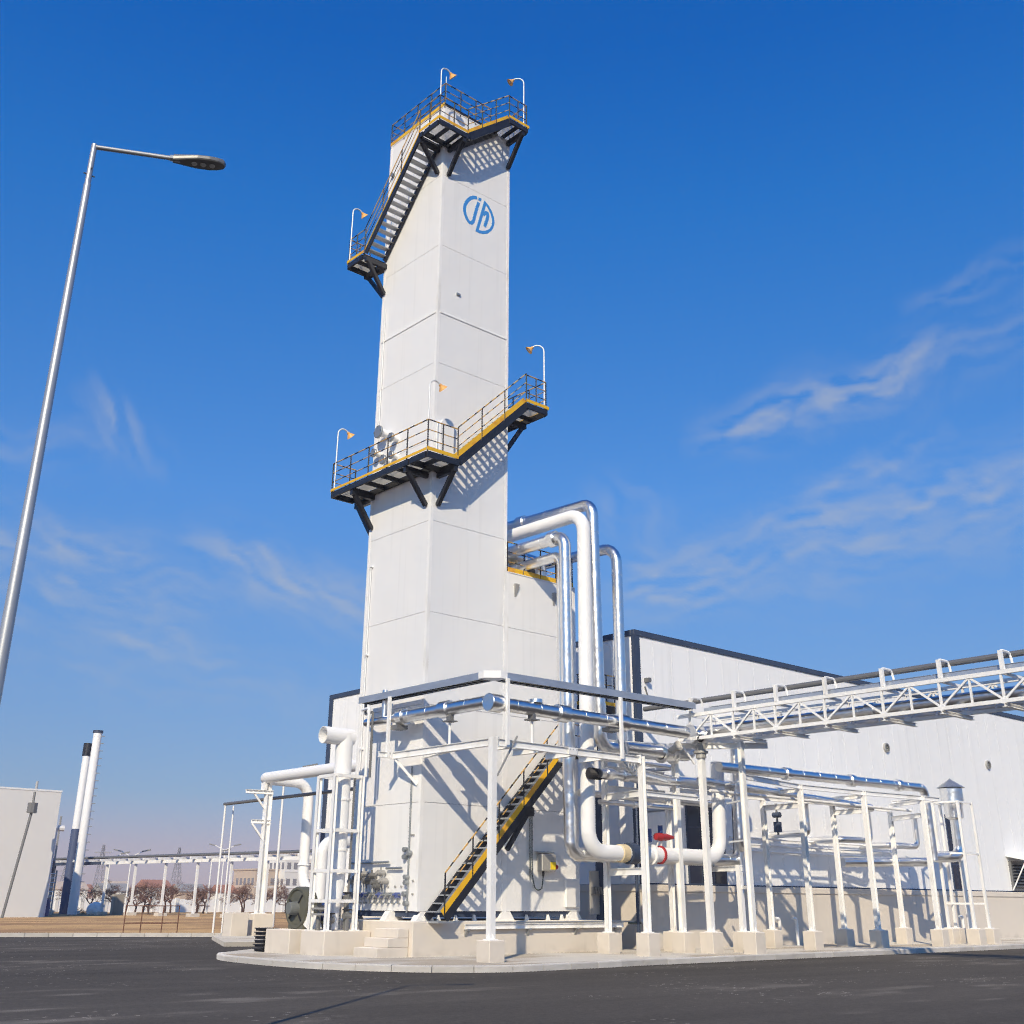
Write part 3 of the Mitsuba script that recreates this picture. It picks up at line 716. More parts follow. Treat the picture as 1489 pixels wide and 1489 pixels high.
gooseneck((XO + 0.02, YO + 0.02, zu), 30.3, 0.5, 'orange gooseneck lamp at the near corner of the upper landing')
gooseneck((24.45, YO + 0.05, 29.7), 32.1, -0.38, 'orange gooseneck lamp at the right end of the top landing', dy=0.33)
gooseneck((XO, 32.15, 24.2), 26.75, 0.5, 'orange gooseneck lamp at the foot of the upper stair')
gooseneck((XO, 32.1, zl), 17.3, 0.5, 'orange gooseneck lamp at the left end of the middle walkway', )
gooseneck((XO + 0.02, YO + 0.02, zl), 17.4, 0.5, 'orange gooseneck lamp at the near corner of the middle walkway')
gooseneck((25.45, YO + 0.03, 17.85), 20.4, -0.38, 'orange gooseneck lamp on the right landing of the middle walkway', dy=0.33)
gooseneck((30.1, 28.2, 8.05), 10.3, -0.38, 'orange gooseneck lamp on the platform behind the tall pipes', dy=0.33)

# ------------------------------------------------------------------ flanged instruments on the tower
t = thing('manway_cluster', 'group of flanged covers sticking out of the tower above the middle walkway', 'flanges')
for (y, z, r, L) in ((30.35, 16.75, 0.24, 0.42), (29.75, 16.4, 0.17, 0.3), (30.75, 16.1, 0.16, 0.3), (30.2, 15.7, 0.18, 0.28), (29.75, 15.75, 0.15, 0.25)):
    n_ = part(t, 'neck', MB().cyl((TX0 - L, y, z), (TX0 + 0.0, y, z), r * 0.62), 'white', 30)
    part(n_, 'flange', MB().lathe((TX0 - L - 0.03, y, z), (1, 0, 0), [(0, 0), (0.0, r * 0.9), (0.015, r), (0.07, r), (0.08, r * 0.9), (0.08, 0)], 20), 'brass_grey', 30)
    part(n_, 'bolts', MB().cyl((TX0 - L - 0.06, y + r * 0.8, z), (TX0 - L, y + r * 0.8, z), 0.018, 6).cyl((TX0 - L - 0.06, y - r * 0.8, z), (TX0 - L, y - r * 0.8, z), 0.018, 6).cyl((TX0 - L - 0.06, y, z + r * 0.8), (TX0 - L, y, z + r * 0.8), 0.018, 6), 'lamp_grey')

t = thing('instrument_manifold', 'rows of small valves and thin pipes on the lower left face of the tower', 'valves')
for (y0, y1, z) in ((28.4, 31.1, 1.72), (29.0, 31.0, 2.62), (28.35, 29.1, 2.45)):
    part(t, 'header_pipe', MB().tube([(TX0 - 0.12, y0, z), (TX0 - 0.12, y1, z)], 0.028 if z < 2 else 0.035, 8), 'brass_grey', True)
for i in range(10):
    y = 28.5 + i * 0.28
    v = part(t, 'valve', MB().box(TX0 - 0.2, TX0 - 0.05, y - 0.05, y + 0.05, 1.65, 1.79).cyl((TX0 - 0.2, y, 1.73), (TX0 - 0.3, y, 1.73), 0.025, 8), 'valve_blue' if i % 3 == 0 else 'brass_grey')
    part(v, 'lever', MB().bar((TX0 - 0.3, y, 1.73), (TX0 - 0.34, y + 0.11, 1.58), 0.03, 0.02), 'box_grey')
    part(v, 'stub', MB().tube([(TX0 - 0.1, y, 1.64), (TX0 - 0.1, y, 1.5), (TX0, y, 1.5)], 0.018, 6), 'brass_grey', True)
for (y, z) in ((29.15, 2.1), (29.3, 2.32), (29.55, 2.05), (29.75, 2.25), (30.0, 2.1), (30.15, 2.3), (30.5, 2.2), (30.75, 2.1), (29.45, 1.95)):
    v = part(t, 'regulator', MB().cyl((TX0 - 0.05, y, z), (TX0 - 0.28, y, z), 0.085, 12).cyl((TX0 - 0.28, y, z), (TX0 - 0.34, y, z), 0.05, 10).cyl((TX0 - 0.17, y, z - 0.2), (TX0 - 0.17, y, z + 0.16), 0.03, 8), rng.choice(['brass_grey', 'box_grey', 'lamp_grey']), 30)
    part(v, 'tube', MB().tube(fillet([(TX0 - 0.17, y, z - 0.2), (TX0 - 0.17, y - 0.05, 1.8)], 0.05), 0.014, 6), 'brass_grey', True)
for (y, z) in ((28.25, 2.75), (28.25, 2.95), (28.05, 2.85), (28.15, 2.2), (28.15, 2.05), (28.2, 1.75), (28.12, 1.5)):
    part(t, 'gauge', MB().cyl((TX0 - 0.02, y, z), (TX0 - 0.16, y, z), 0.07, 12), 'brass_grey', 30)
for (y, z) in ((28.05, 3.35), (27.95, 3.35), (27.9, 2.1), (27.9, 1.75), (28.45, 1.95), (28.75, 1.95), (29.1, 1.95)):
    part(t, 'bolt_stud', MB().cyl((TX0 - 0.05, y, z), (TX0, y, z), 0.03, 6), 'box_grey')

t = thing('junction_box', 'grey junction box with a yellow warning plate on the lower box', 'electrical box')
part(t, 'case', MB().box(25.85, 26.45, TY0 - 0.28, TY0 - 0.02, 2.45, 2.95, 0.02), 'box_grey')
part(t, 'hood', MB().bar((26.15, TY0 - 0.16, 2.99), (26.15, TY0 + 0.0, 3.03), 0.75, 0.015), 'box_grey')
part(t, 'warning_plate', MB().box(26.2, 26.42, TY0 - 0.292, TY0 - 0.281, 2.5, 2.72), 'sign_yellow')
part(t, 'gland', MB().cyl((26.0, TY0 - 0.15, 2.45), (26.0, TY0 - 0.15, 2.3), 0.04, 8), 'rubber')
part(t, 'plug', MB().cyl((26.46, TY0 - 0.15, 2.6), (26.6, TY0 - 0.15, 2.58), 0.07, 10), 'red')
single('hanging_cable', 'grey conduit looping below the junction box and climbing the white wall', 'cable',
       MB().tube(fillet([(25.62, TY0 - 0.05, 5.0), (25.62, TY0 - 0.05, 2.35), (25.7, TY0 - 0.1, 1.9), (25.95, TY0 - 0.14, 1.9), (26.0, TY0 - 0.15, 2.3)], 0.16), 0.02, 7).tube([(25.53, TY0 - 0.05, 5.0), (25.53, TY0 - 0.05, 2.2)], 0.018, 7), 'cable', True)

# ------------------------------------------------------------------ pipe rack beside the tower


def column(key, x, y, z0, z1, w=0.2, foot=(0.72, 0.72), fz=0.72, H_=True, name='column', turn=False):
    fx_, fy_ = foot
    part(key, 'footing', MB().box(x - fx_ / 2, x + fx_ / 2, y - fy_ / 2, y + fy_ / 2, 0.1, fz, 0.018), 'cream')
    g = MB()
    if H_:
        g.hbeam((x, y, fz + 0.02), (x, y, z1), w, w, up=(1, 0, 0) if not turn else (0, 1, 0), t=0.016)
    else:
        g.box(x - w / 2, x + w / 2, y - w / 2, y + w / 2, fz + 0.02, z1)
    part(key, name, g, 'white')
    g = MB().box(x - w * 0.8, x + w * 0.8, y - w * 0.8, y + w * 0.8, fz, fz + 0.025)
    for s in (-1, 1):
        g.tm(trimesh.convex.convex_hull(np.array([(x + s * w * 0.5, y - 0.01, fz + 0.02), (x + s * w * 0.5, y + 0.01, fz + 0.02), (x + s * w * 0.78, y - 0.01, fz + 0.02), (x + s * w * 0.78, y + 0.01, fz + 0.02), (x + s * w * 0.5, y - 0.01, fz + 0.16), (x + s * w * 0.5, y + 0.01, fz + 0.16)])))
        g.tm(trimesh.convex.convex_hull(np.array([(x - 0.01, y + s * w * 0.5, fz + 0.02), (x + 0.01, y + s * w * 0.5, fz + 0.02), (x - 0.01, y + s * w * 0.78, fz + 0.02), (x + 0.01, y + s * w * 0.78, fz + 0.02), (x - 0.01, y + s * w * 0.5, fz + 0.16), (x + 0.01, y + s * w * 0.5, fz + 0.16)])))
    part(key, 'base_plate', g, 'white')


R = thing('corner_pipe_rack', 'white steel pipe rack standing in front of the tower base', 'pipe rack')
column(R, 20.66, 23.86, 0.1, 5.7, 0.175, H_=False, foot=(0.52, 0.52), fz=0.66); column(R, 26.75, 23.95, 0.1, 5.7, 0.17, foot=(0.5, 0.5), fz=0.76); column(R, 27.1, 25.85, 0.1, 7.55, 0.16, foot=(0.5, 0.5), fz=0.72)
part(R, 'beam', MB().hbeam((20.78, 23.86, 5.58), (26.63, 23.93, 5.58), 0.12, 0.2), 'white')
part(R, 'beam', MB().hbeam((20.66, 23.98, 5.58), (20.66, 28.45, 5.58), 0.12, 0.2), 'white')
for (x, y) in ((20.42, 28.4), (20.98, 23.62), (25.55, 23.62)):
    y0 = y if y > 24.5 else y
    part(R, 'hanger_post', MB().box(x - 0.045, x + 0.045, y0 - 0.045, y0 + 0.045, 5.5, 7.3), 'white')
part(R, 'cantilever', MB().hbeam((20.55, 28.4, 5.58), (20.1, 28.4, 5.58), 0.1, 0.16).bar((20.66, 28.3, 5.46), (TX0, 27.9, 4.75), 0.1, 0.08), 'white')
for x, dy in ((21.35, 0.9), (22.6, 1.3), (23.9, 1.3), (25.2, 1.2)):
    part(R, 'cross_beam', MB().hbeam((x, 23.95, 5.56), (x, 23.9 + dy, 5.56), 0.11, 0.18), 'white')
part(R, 'cross_beam', MB().hbeam((20.72, 25.6, 5.56), (TX0 - 0.02, 25.6 + 2.0, 5.56), 0.1, 0.16), 'white')
part(R, 'strut', MB().bar((20.78, 23.8, 4.7), (21.5, 23.8, 5.8), 0.03, 0.05), 'box_grey')
part(R, 'beam', MB().hbeam((26.75, 24.05, 2.42), (27.1, 25.75, 2.42), 0.12, 0.2), 'white')
part(R, 'beam', MB().hbeam((26.75, 24.06, 4.62), (27.1, 25.75, 4.62), 0.12, 0.2), 'white')
part(R, 'beam', MB().hbeam((27.1, 25.85, 6.3), (29.4, 25.2, 6.3), 0.12, 0.2), 'white')
part(R, 'beam', MB().hbeam((27.2, 25.85, 4.9), (29.95, 25.82, 4.9), 0.12, 0.18), 'white')
part(R, 'beam', MB().hbeam((27.2, 25.85, 5.5), (29.95, 25.82, 5.5), 0.12, 0.16), 'white')
part(R, 'beam', MB().hbeam((26.85, 23.98, 4.62), (29.6, 24.15, 4.62), 0.1, 0.14), 'white')
part(R, 'gusset', MB().bar((27.1, 25.75, 5.9), (27.1, 25.2, 6.35), 0.06, 0.08), 'white')
part(R, 'beam', MB().hbeam((26.86, 23.95, 5.2), (29.3, 24.9, 5.2), 0.12, 0.18), 'white')
for (x, y, up) in ((20.66, 25.75, 1), (22.15, 23.9, 0)):
    part(R, 'saddle_post', MB().cyl((x, y, 5.68), (x, y, 6.3), 0.04, 8), 'white', 30)
    part(R, 'saddle', MB().box(x - 0.16, x + 0.16, y - 0.16, y + 0.16, 6.3, 6.33).box(x - 0.06, x + 0.06, y - 0.1, y + 0.1, 6.33, 6.5), 'lamp_grey')
# stub beams that carry the pipe where it passes over the hangers
for (x, y) in ((20.66, 28.2), (25.55, 24.05)):
    part(R, 'saddle', MB().box(x - 0.2, x + 0.2, y - 0.18, y + 0.18, 6.32, 6.44), 'lamp_grey')

for (x, y, z, nx) in ((20.77, 23.86, 5.58, 0), (26.63, 23.93, 5.58, 0), (23.7, 23.9, 5.58, 0)):
    pl_ = part(R, 'splice_plate', MB().box(x - 0.01, x + 0.01, y - 0.09, y + 0.09, z - 0.14, z + 0.14) if abs(x - 23.7) > 0.1 else MB().box(x - 0.18, x + 0.18, y - 0.075, y - 0.062, z - 0.09, z + 0.09), 'white')
    for a in (-0.12, 0.0, 0.12):
        part(pl_, 'bolt', MB().cyl((x + (a if abs(x - 23.7) < 0.1 else 0.02), y - 0.095, z + (0.05 if abs(x - 23.7) < 0.1 else a)), (x + (a if abs(x - 23.7) < 0.1 else 0.02), y - 0.06, z + (0.05 if abs(x - 23.7) < 0.1 else a)), 0.014, 6), 'galvanised')

# cable trays


def tray(label, p, q, w=0.42, h=0.2, name='cable_tray', cover=False):
    t = thing(name, label, 'cable tray'); p, q = np.array(p, float), np.array(q, float)
    d = (q - p) / np.linalg.norm(q - p); s = np.cross(d, (0, 0, 1.0))
    for k in (-1, 1):
        part(t, 'side_channel', MB().bar(p + s * k * w / 2, q + s * k * w / 2, 0.03, h), 'tray')
    L = np.linalg.norm(q - p); g = MB()
    for a in np.arange(0.1, L, 0.26):
        c = p + d * a - (0, 0, h / 2 - 0.02)
        part(t, 'rung', MB().bar(c - s * (w / 2 - 0.02), c + s * (w / 2 - 0.02), 0.07, 0.025), 'navy')
    g = MB()
    for k in np.linspace(-0.15, 0.15, 6):
        g.tube([p + s * k - (0, 0, h / 2 - 0.055), q + s * k - (0, 0, h / 2 - 0.055)], 0.024, 6)
    part(t, 'cables', g, 'cable', True, kind='stuff')
    return t


tray('grey ladder cable tray running left from the rack corner past the tower', (20.66, 30.1, 7.38), (20.66, 24.22, 7.38))
tray('grey ladder cable tray running right from the rack corner to the bridge', (21.0, 23.92, 7.38), (29.2, 23.92, 7.45))
single('tray_corner_cover', 'short white cover over the corner joint of the cable tray', 'cover', MB().tm(trimesh.creation.extrude_polygon(Polygon([(20.42, 24.24), (20.42, 24.0), (20.78, 23.68), (21.02, 23.68), (21.02, 24.16), (20.92, 24.24)]), 0.2, engine='earcut').apply_translation([0, 0, 7.3])), 'plain_white')


def pipe(label, pts, r, m='stainless', bend=None, collars=(), name='pipe', sides=20, seams=None, collar_mat=None, n=6):
    """a pipeline as one swept part, with clad seams and wider collars (position along the polyline, width) as parts"""
    t = thing(name, label, 'pipe')
    path = fillet(pts, bend if bend else 2.2 * r, n)
    clad = m == 'stainless' and r > 0.1
    if clad:
        path = fillet(pts, bend if bend else 2.2 * r, 5)
    part(t, 'run', MB().tube(path, r, 36 if clad else sides), m, 13 if clad else 35)
    Q = np.array(path); seg = np.linalg.norm(np.diff(Q, axis=0), axis=1); cum = np.r_[0, np.cumsum(seg)]

    def at_(s):
        i = min(np.searchsorted(cum, s, side='right') - 1, len(seg) - 1); d = (Q[i + 1] - Q[i]) / seg[i]
        return Q[i] + d * (s - cum[i]), d
    if seams:
        g = MB()
        for s in np.arange(seams * 0.6, cum[-1], seams):
            p, d = at_(s); i = min(np.searchsorted(cum, s, side='right') - 1, len(seg) - 1)
            if seg[i] > 0.3:
                g.lathe(p - d * 0.02, d, [(0, r), (0.006, r * 1.02 + 0.004), (0.034, r * 1.02 + 0.004), (0.04, r)], sides)
        if g.v:
            part(t, 'seam_band', g, m, 35, kind='stuff')
    for s, w in collars:
        p, d = at_(s * cum[-1])
        part(t, 'collar', MB().lathe(p - d * w / 2, d, [(0, r), (0, r * 1.2 + 0.01), (0.012, r * 1.22 + 0.02), (w - 0.012, r * 1.22 + 0.02), (w, r * 1.2 + 0.01), (w, r)], sides), collar_mat or m, 30)
    return t


p = pipe('shiny pipe on the left arm of the corner rack, ending beside the tower', [(20.68, 28.2, 6.68), (20.68, 24.15, 6.68)], 0.185, collars=[(0.04, 0.3), (0.55, 0.4)], seams=0.9)
part(p, 'reducer', MB().lathe((20.68, 28.55, 6.68), (0, -1, 0), [(0, 0.12), (0.35, 0.185)], 20).tube([(20.68, 29.95, 6.7), (20.68, 28.5, 6.68)], 0.125, 16), 'stainless', 35)
part(p, 'nozzle', MB().tube([(20.68, 29.0, 6.7), (20.68, 29.0, 7.6)], 0.1, 14), 'stainless', 35)
p = pipe('shiny pipe on the right arm of the corner rack with end cap', [(20.95, 23.9, 6.63), (28.9, 23.92, 6.6)], 0.19, collars=[(0.30, 0.42), (0.62, 0.4)], seams=0.9)
part(p, 'end_cap', MB().lathe((20.5, 23.9, 6.63), (1, 0, 0), [(0, 0), (0, 0.235), (0.02, 0.25), (0.42, 0.25), (0.5, 0.19)], 24), 'stainless', 30)
part(p, 'nozzle', MB().cyl((22.3, 23.9, 6.8), (22.3, 23.9, 6.9), 0.2, 16), 'stainless', 30)

# tall risers
pipe('tall white pipe looping from the tower over the lower box, fat and painted', [(24.4, 30.2, 13.55), (25.5, 30.2, 13.55), (25.62, 25.1, 13.55), (25.55, 25.1, 2.95), (31.75, 25.1, 2.95), (31.9, 25.1, 6.0)], 0.225, 'plain_white', bend=0.62, name='white_pipe', n=10, seams=None)
pipe('shiny riser left of the fat white pipe, bending right near the ground', [(24.4, 29.6, 12.75), (25.1, 29.6, 12.75), (25.12, 25.5, 12.75), (25.2, 25.5, 2.88), (33.3, 25.5, 2.9), (33.5, 25.5, 6.5)], 0.2, bend=0.36, seams=1.0, n=5, collars=[(0.16, 0.3)])
pipe('tallest shiny riser right of the fat white pipe', [(24.4, 30.5, 14.2), (26.1, 30.5, 14.2), (26.25, 25.3, 14.1), (26.38, 25.3, 6.05), (29.4, 25.2, 6.05)], 0.2, bend=0.42, seams=1.0, n=5, collars=[(0.19, 0.35)])
pipe('shiny riser farthest right, arching down beside the hall corner', [(25.0, 30.8, 12.9), (28.0, 30.8, 13.2), (28.15, 26.0, 13.1), (28.15, 26.0, 5.35), (34.0, 25.8, 5.35)], 0.19, bend=0.6, seams=1.1, n=7)
pipe('shiny pipe tucked behind the first riser at the top of the lower box', [(24.4, 30.9, 12.2), (25.3, 30.9, 12.2), (25.55, 26.1, 12.3), (25.55, 26.1, 5.6)], 0.17, bend=0.35, seams=1.0)
# roof pipework on the lower box
pipe('fat shiny elbow standing on the roof of the lower box by the tower', [(24.95, 28.6, 11.85), (24.95, 28.6, 12.75), (26.9, 28.6, 12.75), (26.9, 28.6, 11.85)], 0.27, bend=0.4, seams=0.7, n=5)
pipe('shiny elbow standing at the right end of the lower box roof', [(26.6, 28.9, 11.85), (26.6, 28.9, 12.9), (26.6, 31.0, 12.9)], 0.23, bend=0.36, seams=0.7, n=5)
t = thing('roof_valve', 'beige valve body on the pipework above the lower box', 'valve')
part(t, 'body', MB().cyl((25.55, 28.3, 12.35), (25.55, 28.62, 12.35), 0.16, 14).box(25.42, 25.66, 28.2, 28.3, 12.1, 12.55), 'beige', 30)
part(t, 'handwheel', MB().cyl((26.2, 28.25, 12.3), (26.2, 28.35, 12.3), 0.16, 12).cyl((25.66, 28.28, 12.3), (26.2, 28.28, 12.3), 0.03, 8), 'rubber')

# pipes and fittings in the crowded bay between tower and hall
pipe('shiny pipe at head height of the rack crossing to the bridge columns', [(25.6, 24.6, 5.16), (29.5, 24.85, 5.2)], 0.13, seams=0.8, collars=[(0.1, 0.3), (0.3, 0.25)])
pipe('thick shiny pipe under the tray between the rack and the bridge', [(26.9, 24.75, 6.02), (30.2, 24.75, 6.05), (30.2, 24.75, 7.0)], 0.2, seams=0.8, collars=[(0.55, 0.3)])
pipe('dull shiny pipe lowest in the bay, running along the hall', [(26.4, 26.3, 4.75), (33.5, 26.3, 4.75)], 0.11, seams=0.9)
pipe('thin shiny pipe dropping between the bridge columns', [(33.05, 25.25, 6.4), (33.05, 25.25, 2.4)], 0.08)
pipe('shiny twin pipe descending under the bridge end', [(32.6, 24.9, 6.7), (32.6, 24.9, 3.3), (33.2, 25.2, 3.3)], 0.13, seams=1.0)
for (z, lab) in ((4.45, 'lower'), (5.75, 'upper')):
    pipe('slim shiny line across the back of the bay, %s of two' % lab, [(26.6, 25.62, z), (30.4, 25.62, z), (30.4, 26.6, z), (30.4, HY0, z)], 0.075, bend=0.2, seams=0.7, collars=[(0.3, 0.16)])
for i, (x, dz) in enumerate(((26.55, 0.0), (26.68, 0.12), (26.8, 0.22))):
    single('metal_hose', '%s of three thin metal hoses hanging beside the tall risers' % ('left', 'middle', 'right')[i], 'hose', MB().tube(fillet([(x, 24.7, 6.25), (x + 0.05, 24.55, 5.6 - dz), (x + 0.25, 24.5, 5.3 - dz), (x + 0.5, 24.6, 5.5), (x + 0.55, 24.7, 5.9)], 0.3), 0.025, 7), 'galvanised', True)
V_ = thing('gate_valve', 'shiny gate valve with a dark handwheel at the landing of the bridge pipes', 'valve')
part(V_, 'body', MB().lathe((29.3, 24.1, 6.62), (1, 0, 0), [(0, 0), (0, 0.3), (0.06, 0.3), (0.07, 0.2), (0.5, 0.2), (0.51, 0.3), (0.57, 0.3), (0.57, 0)], 20), 'stainless', 30)
part(V_, 'bonnet', MB().cyl((29.58, 24.1, 6.62), (29.4, 23.75, 6.45), 0.1, 12), 'brass_grey', 30)
part(V_, 'handwheel', MB().cyl((29.4, 23.75, 6.45), (29.37, 23.7, 6.42), 0.11, 16), 'rubber', 30)
V_ = thing('gate_valve', 'shiny valve with pale bonnet hanging under the tray end', 'valve')
part(V_, 'body', MB().lathe((28.6, 24.75, 6.0), (1, 0, 0), [(0, 0.2), (0, 0.3), (0.07, 0.3), (0.08, 0.22), (0.55, 0.22), (0.56, 0.3), (0.63, 0.3), (0.63, 0.2)], 20), 'stainless', 30)
part(V_, 'bonnet', MB().cyl((28.9, 24.75, 6.0), (28.9, 24.3, 6.2), 0.11, 12).cyl((28.9, 24.3, 6.2), (28.9, 24.22, 6.23), 0.16, 14), 'box_grey', 30)
t = thing('expansion_bellows', 'dark ribbed bellows on the pipe beside the fat white riser', 'bellows')
part(t, 'rib', MB().lathe((25.3, 24.8, 5.16), (1, 0.06, 0), [(0, 0.0), (0, 0.1)] + [(0.02 + 0.04 * i, 0.17 if i % 2 else 0.12) for i in range(14)] + [(0.6, 0.1)], 16), 'rubber', False)
W = thing('pipe_flange_joint', 'cream and black flanged joint on the low white pipe', 'flange')
part(W, 'sleeve', MB().lathe((26.85, 25.1, 2.95), (1, 0, 0), [(0, 0.228), (0.02, 0.26), (0.3, 0.26), (0.31, 0.228)], 20), 'beige', 30)
part(W, 'band', MB().lathe((27.225, 25.1, 2.95), (1, 0, 0), [(0, 0.228), (0.01, 0.31), (0.36, 0.31), (0.37, 0.228)], 20), 'trim', 30)
W = thing('control_valve', 'red actuator valve standing on the low white pipe', 'valve')
part(W, 'actuator', MB().lathe((28.45, 25.0, 3.48), (1, 0, 0), [(0, 0), (0.02, 0.1), (0.28, 0.13), (0.34, 0.1), (0.5, 0.11), (0.85, 0.05), (0.88, 0)], 14), 'red', 30)
part(W, 'yoke', MB().bar((28.6, 25.1, 3.15), (28.62, 25.0, 3.42), 0.05, 0.03).bar((28.8, 25.1, 3.15), (28.76, 25.0, 3.42), 0.05, 0.03), 'white')
part(W, 'positioner', MB().box(28.05, 28.25, 24.95, 25.15, 3.3, 3.7, 0.02).cyl((28.7, 25.0, 3.6), (28.7, 25.0, 3.82), 0.08, 12), 'blue_paint')
part(W, 'flange', MB().lathe((28.72, 25.1, 2.95), (1, 0, 0), [(0, 0.225), (0.005, 0.275), (0.07, 0.275), (0.075, 0.225)], 20), 'red', 30)
part(W, 'flange', MB().lathe((28.3, 25.1, 2.95), (1, 0, 0), [(0, 0.228), (0.005, 0.3), (0.1, 0.3), (0.105, 0.228)], 20), 'white', 30)
pipe('dark downpipe at the left corner of the hall', [(29.6, 26.9, 5.0), (29.6, 26.9, 0.2)], 0.05, 'trim')
pipe('thin dark conduit on the cream plinth right of the tower base', [(29.9, 26.95, 5.0), (30.0, 26.95, 0.95), (29.2, 26.95, 0.95)], 0.03, 'cable', bend=0.1)
single('dark_gate_post', 'dark post filling the gap between the tower plinth and the hall', 'post', MB().hbeam((28.5, 27.4, 1.04), (28.5, 27.4, 4.9), 0.3, 0.3), 'trim')
t = thing('small_valve_group', 'row of small dark valves at the right foot of the lower box', 'valves')
for i in range(6):
    x = 27.95 + i * 0.12
    part(t, 'valve', MB().cyl((x, 27.3, 1.9), (x, 27.3, 2.02), 0.05, 8).box(x - 0.04, x + 0.04, 27.25, 27.35, 1.8, 1.9), 'lamp_grey')
part(t, 'panel', MB().box(27.95, 28.65, 27.4, 27.46, 1.2, 2.5), 'box_grey'); part(t, 'stand', MB().cyl((28.55, 27.3, 1.05), (28.55, 27.3, 1.8), 0.03, 8), 'white')

# ------------------------------------------------------------------ bridge over the road
B = thing('pipe_bridge', 'white lattice girder pipe bridge crossing out of the picture to the right', 'pipe bridge')
BX = (29.35, 30.65); YB0, YB1 = 24.6, 8.2; ZB, ZT = 6.46, 7.2
nodes = [24.1, 22.35, 20.75, 19.0, 17.1, 15.35, 13.6, 11.85, 10.1, 8.35]
for x in BX:
    part(B, 'bottom_chord', MB().bar((x, YB0, ZB), (x, YB1, ZB), 0.1, 0.1), 'white')
    part(B, 'top_chord', MB().bar((x, YB0, ZT), (x, YB1, ZT), 0.1, 0.11), 'white')
    for i, y in enumerate(nodes):
        part(B, 'vertical', MB().bar((x, y, ZB + 0.05), (x, y, ZT - 0.05), 0.06, 0.06), 'white')
        if i + 1 < len(nodes):
            m = (y + nodes[i + 1]) / 2
            part(B, 'vertical', MB().bar((x, m, ZB + 0.05), (x, m, ZT - 0.05), 0.05, 0.05), 'white')
            part(B, 'diagonal', MB().bar((x, y - 0.04, ZB + 0.06), (x, m + 0.04, ZT - 0.06), 0.055, 0.055), 'white')
            part(B, 'diagonal', MB().bar((x, nodes[i + 1] + 0.04, ZB + 0.06), (x, m - 0.04, ZT - 0.06), 0.055, 0.055), 'white')
for y in nodes:
    part(B, 'floor_beam', MB().hbeam((BX[0] - 0.05, y, ZB - 0.1), (BX[1] + 0.35, y, ZB - 0.1), 0.12, 0.1), 'white')
    part(B, 'top_tie', MB().bar((BX[0] + 0.05, y, ZT), (BX[1] - 0.05, y, ZT), 0.07, 0.07), 'white')
    part(B, 'hoop', MB().tube(fillet([(BX[0], y - 0.08, ZT + 0.06), (BX[0], y - 0.08, ZT + 0.58), (BX[0] + 0.55, y - 0.08, ZT + 0.58), (BX[0] + 0.62, y - 0.08, ZT + 0.3)], 0.12, 4), 0.035, 6).box(BX[0] - 0.05, BX[0] + 0.05, y - 0.13, y - 0.03, ZT + 0.06, ZT + 0.56), 'white')
column(B, 29.5, 24.95, 0.1, 6.4, 0.17, foot=(0.52, 0.52), fz=0.72, turn=True); column(B, 29.85, 24.12, 0.1, 6.05, 0.18, foot=(0.52, 0.52), fz=0.74, H_=False); column(B, 30.62, 23.1, 0.1, 6.4, 0.155, foot=(0.5, 0.5), fz=0.76, turn=True)
column(B, 30.05, 25.8, 0.1, 4.9, 0.14, foot=(0.5, 0.5), fz=0.72); column(B, 29.4, 8.6, 0.02, 6.4, 0.22, foot=(0.8, 0.8), fz=0.6); column(B, 30.6, 8.6, 0.02, 6.4, 0.22, foot=(0.8, 0.8), fz=0.6)
part(B, 'head_beam', MB().hbeam((29.3, 25.0, 6.3), (31.4, 22.6, 6.3), 0.2, 0.18), 'white')
part(B, 'head_beam', MB().hbeam((29.2, 24.7, 6.75), (31.2, 24.7, 6.75), 0.14, 0.16), 'white')
part(B, 'spring_support', MB().cyl((29.85, 24.12, 5.9), (29.85, 24.12, 6.35), 0.17, 14).cyl((29.85, 24.12, 6.05), (29.85, 24.12, 6.12), 0.24, 14), 'box_grey', 30)
part(B, 'gusset', MB().bar((29.55, 24.9, 6.0), (30.2, 24.9, 6.3), 0.02, 0.2).bar((29.6, 24.2, 5.7), (29.2, 24.3, 6.2), 0.05, 0.05), 'white')
pipe('slim grey pipe on hoops along the top of the bridge', [(29.98, 26.6, 7.75), (29.98, 8.0, 7.74)], 0.085, 'lamp_grey', sides=10)
pipe('thick shiny pipe running inside the bridge', [(30.2, 25.2, 6.78), (30.2, 8.0, 6.78)], 0.17, seams=0.9, collars=[(0.14, 0.3), (0.42, 0.3), (0.7, 0.3)])
pipe('second shiny pipe inside the bridge on its far side', [(30.95, 25.2, 6.62), (30.95, 8.0, 6.62)], 0.11, seams=0.9)
tb = tray('galvanised cable tray with lids along the top of the bridge', (29.72, 23.6, 7.33), (29.72, 8.0, 7.33), w=0.42, h=0.13)
y = 23.4
while y > 8.5:
    part(tb, 'lid', MB().box(29.49, 29.95, y - 1.9, y - 0.02, 7.405, 7.42), 'galvanised'); y -= 1.95
single('tank_cover', 'white rectangular box on the hall side of the bridge end', 'box', MB().box(31.4, 32.5, 24.0, 24.7, 7.0, 7.5, 0.02), 'plain_white')
# a low column under the elbow of the white pipe
S_ = thing('elbow_support', 'short white column carrying the lower right pipe elbows', 'column'); column(S_, 31.35, 24.05, 0.1, 2.7, 0.16, foot=(0.5, 0.5), fz=0.74, H_=False)
part(S_, 'beam', MB().hbeam((31.35, 23.95, 2.6), (31.9, 25.7, 2.6), 0.12, 0.16), 'white')
part(S_, 'rung', MB().bar((31.4, 24.0, 2.05), (30.72, 23.2, 2.05), 0.05, 0.05), 'white')

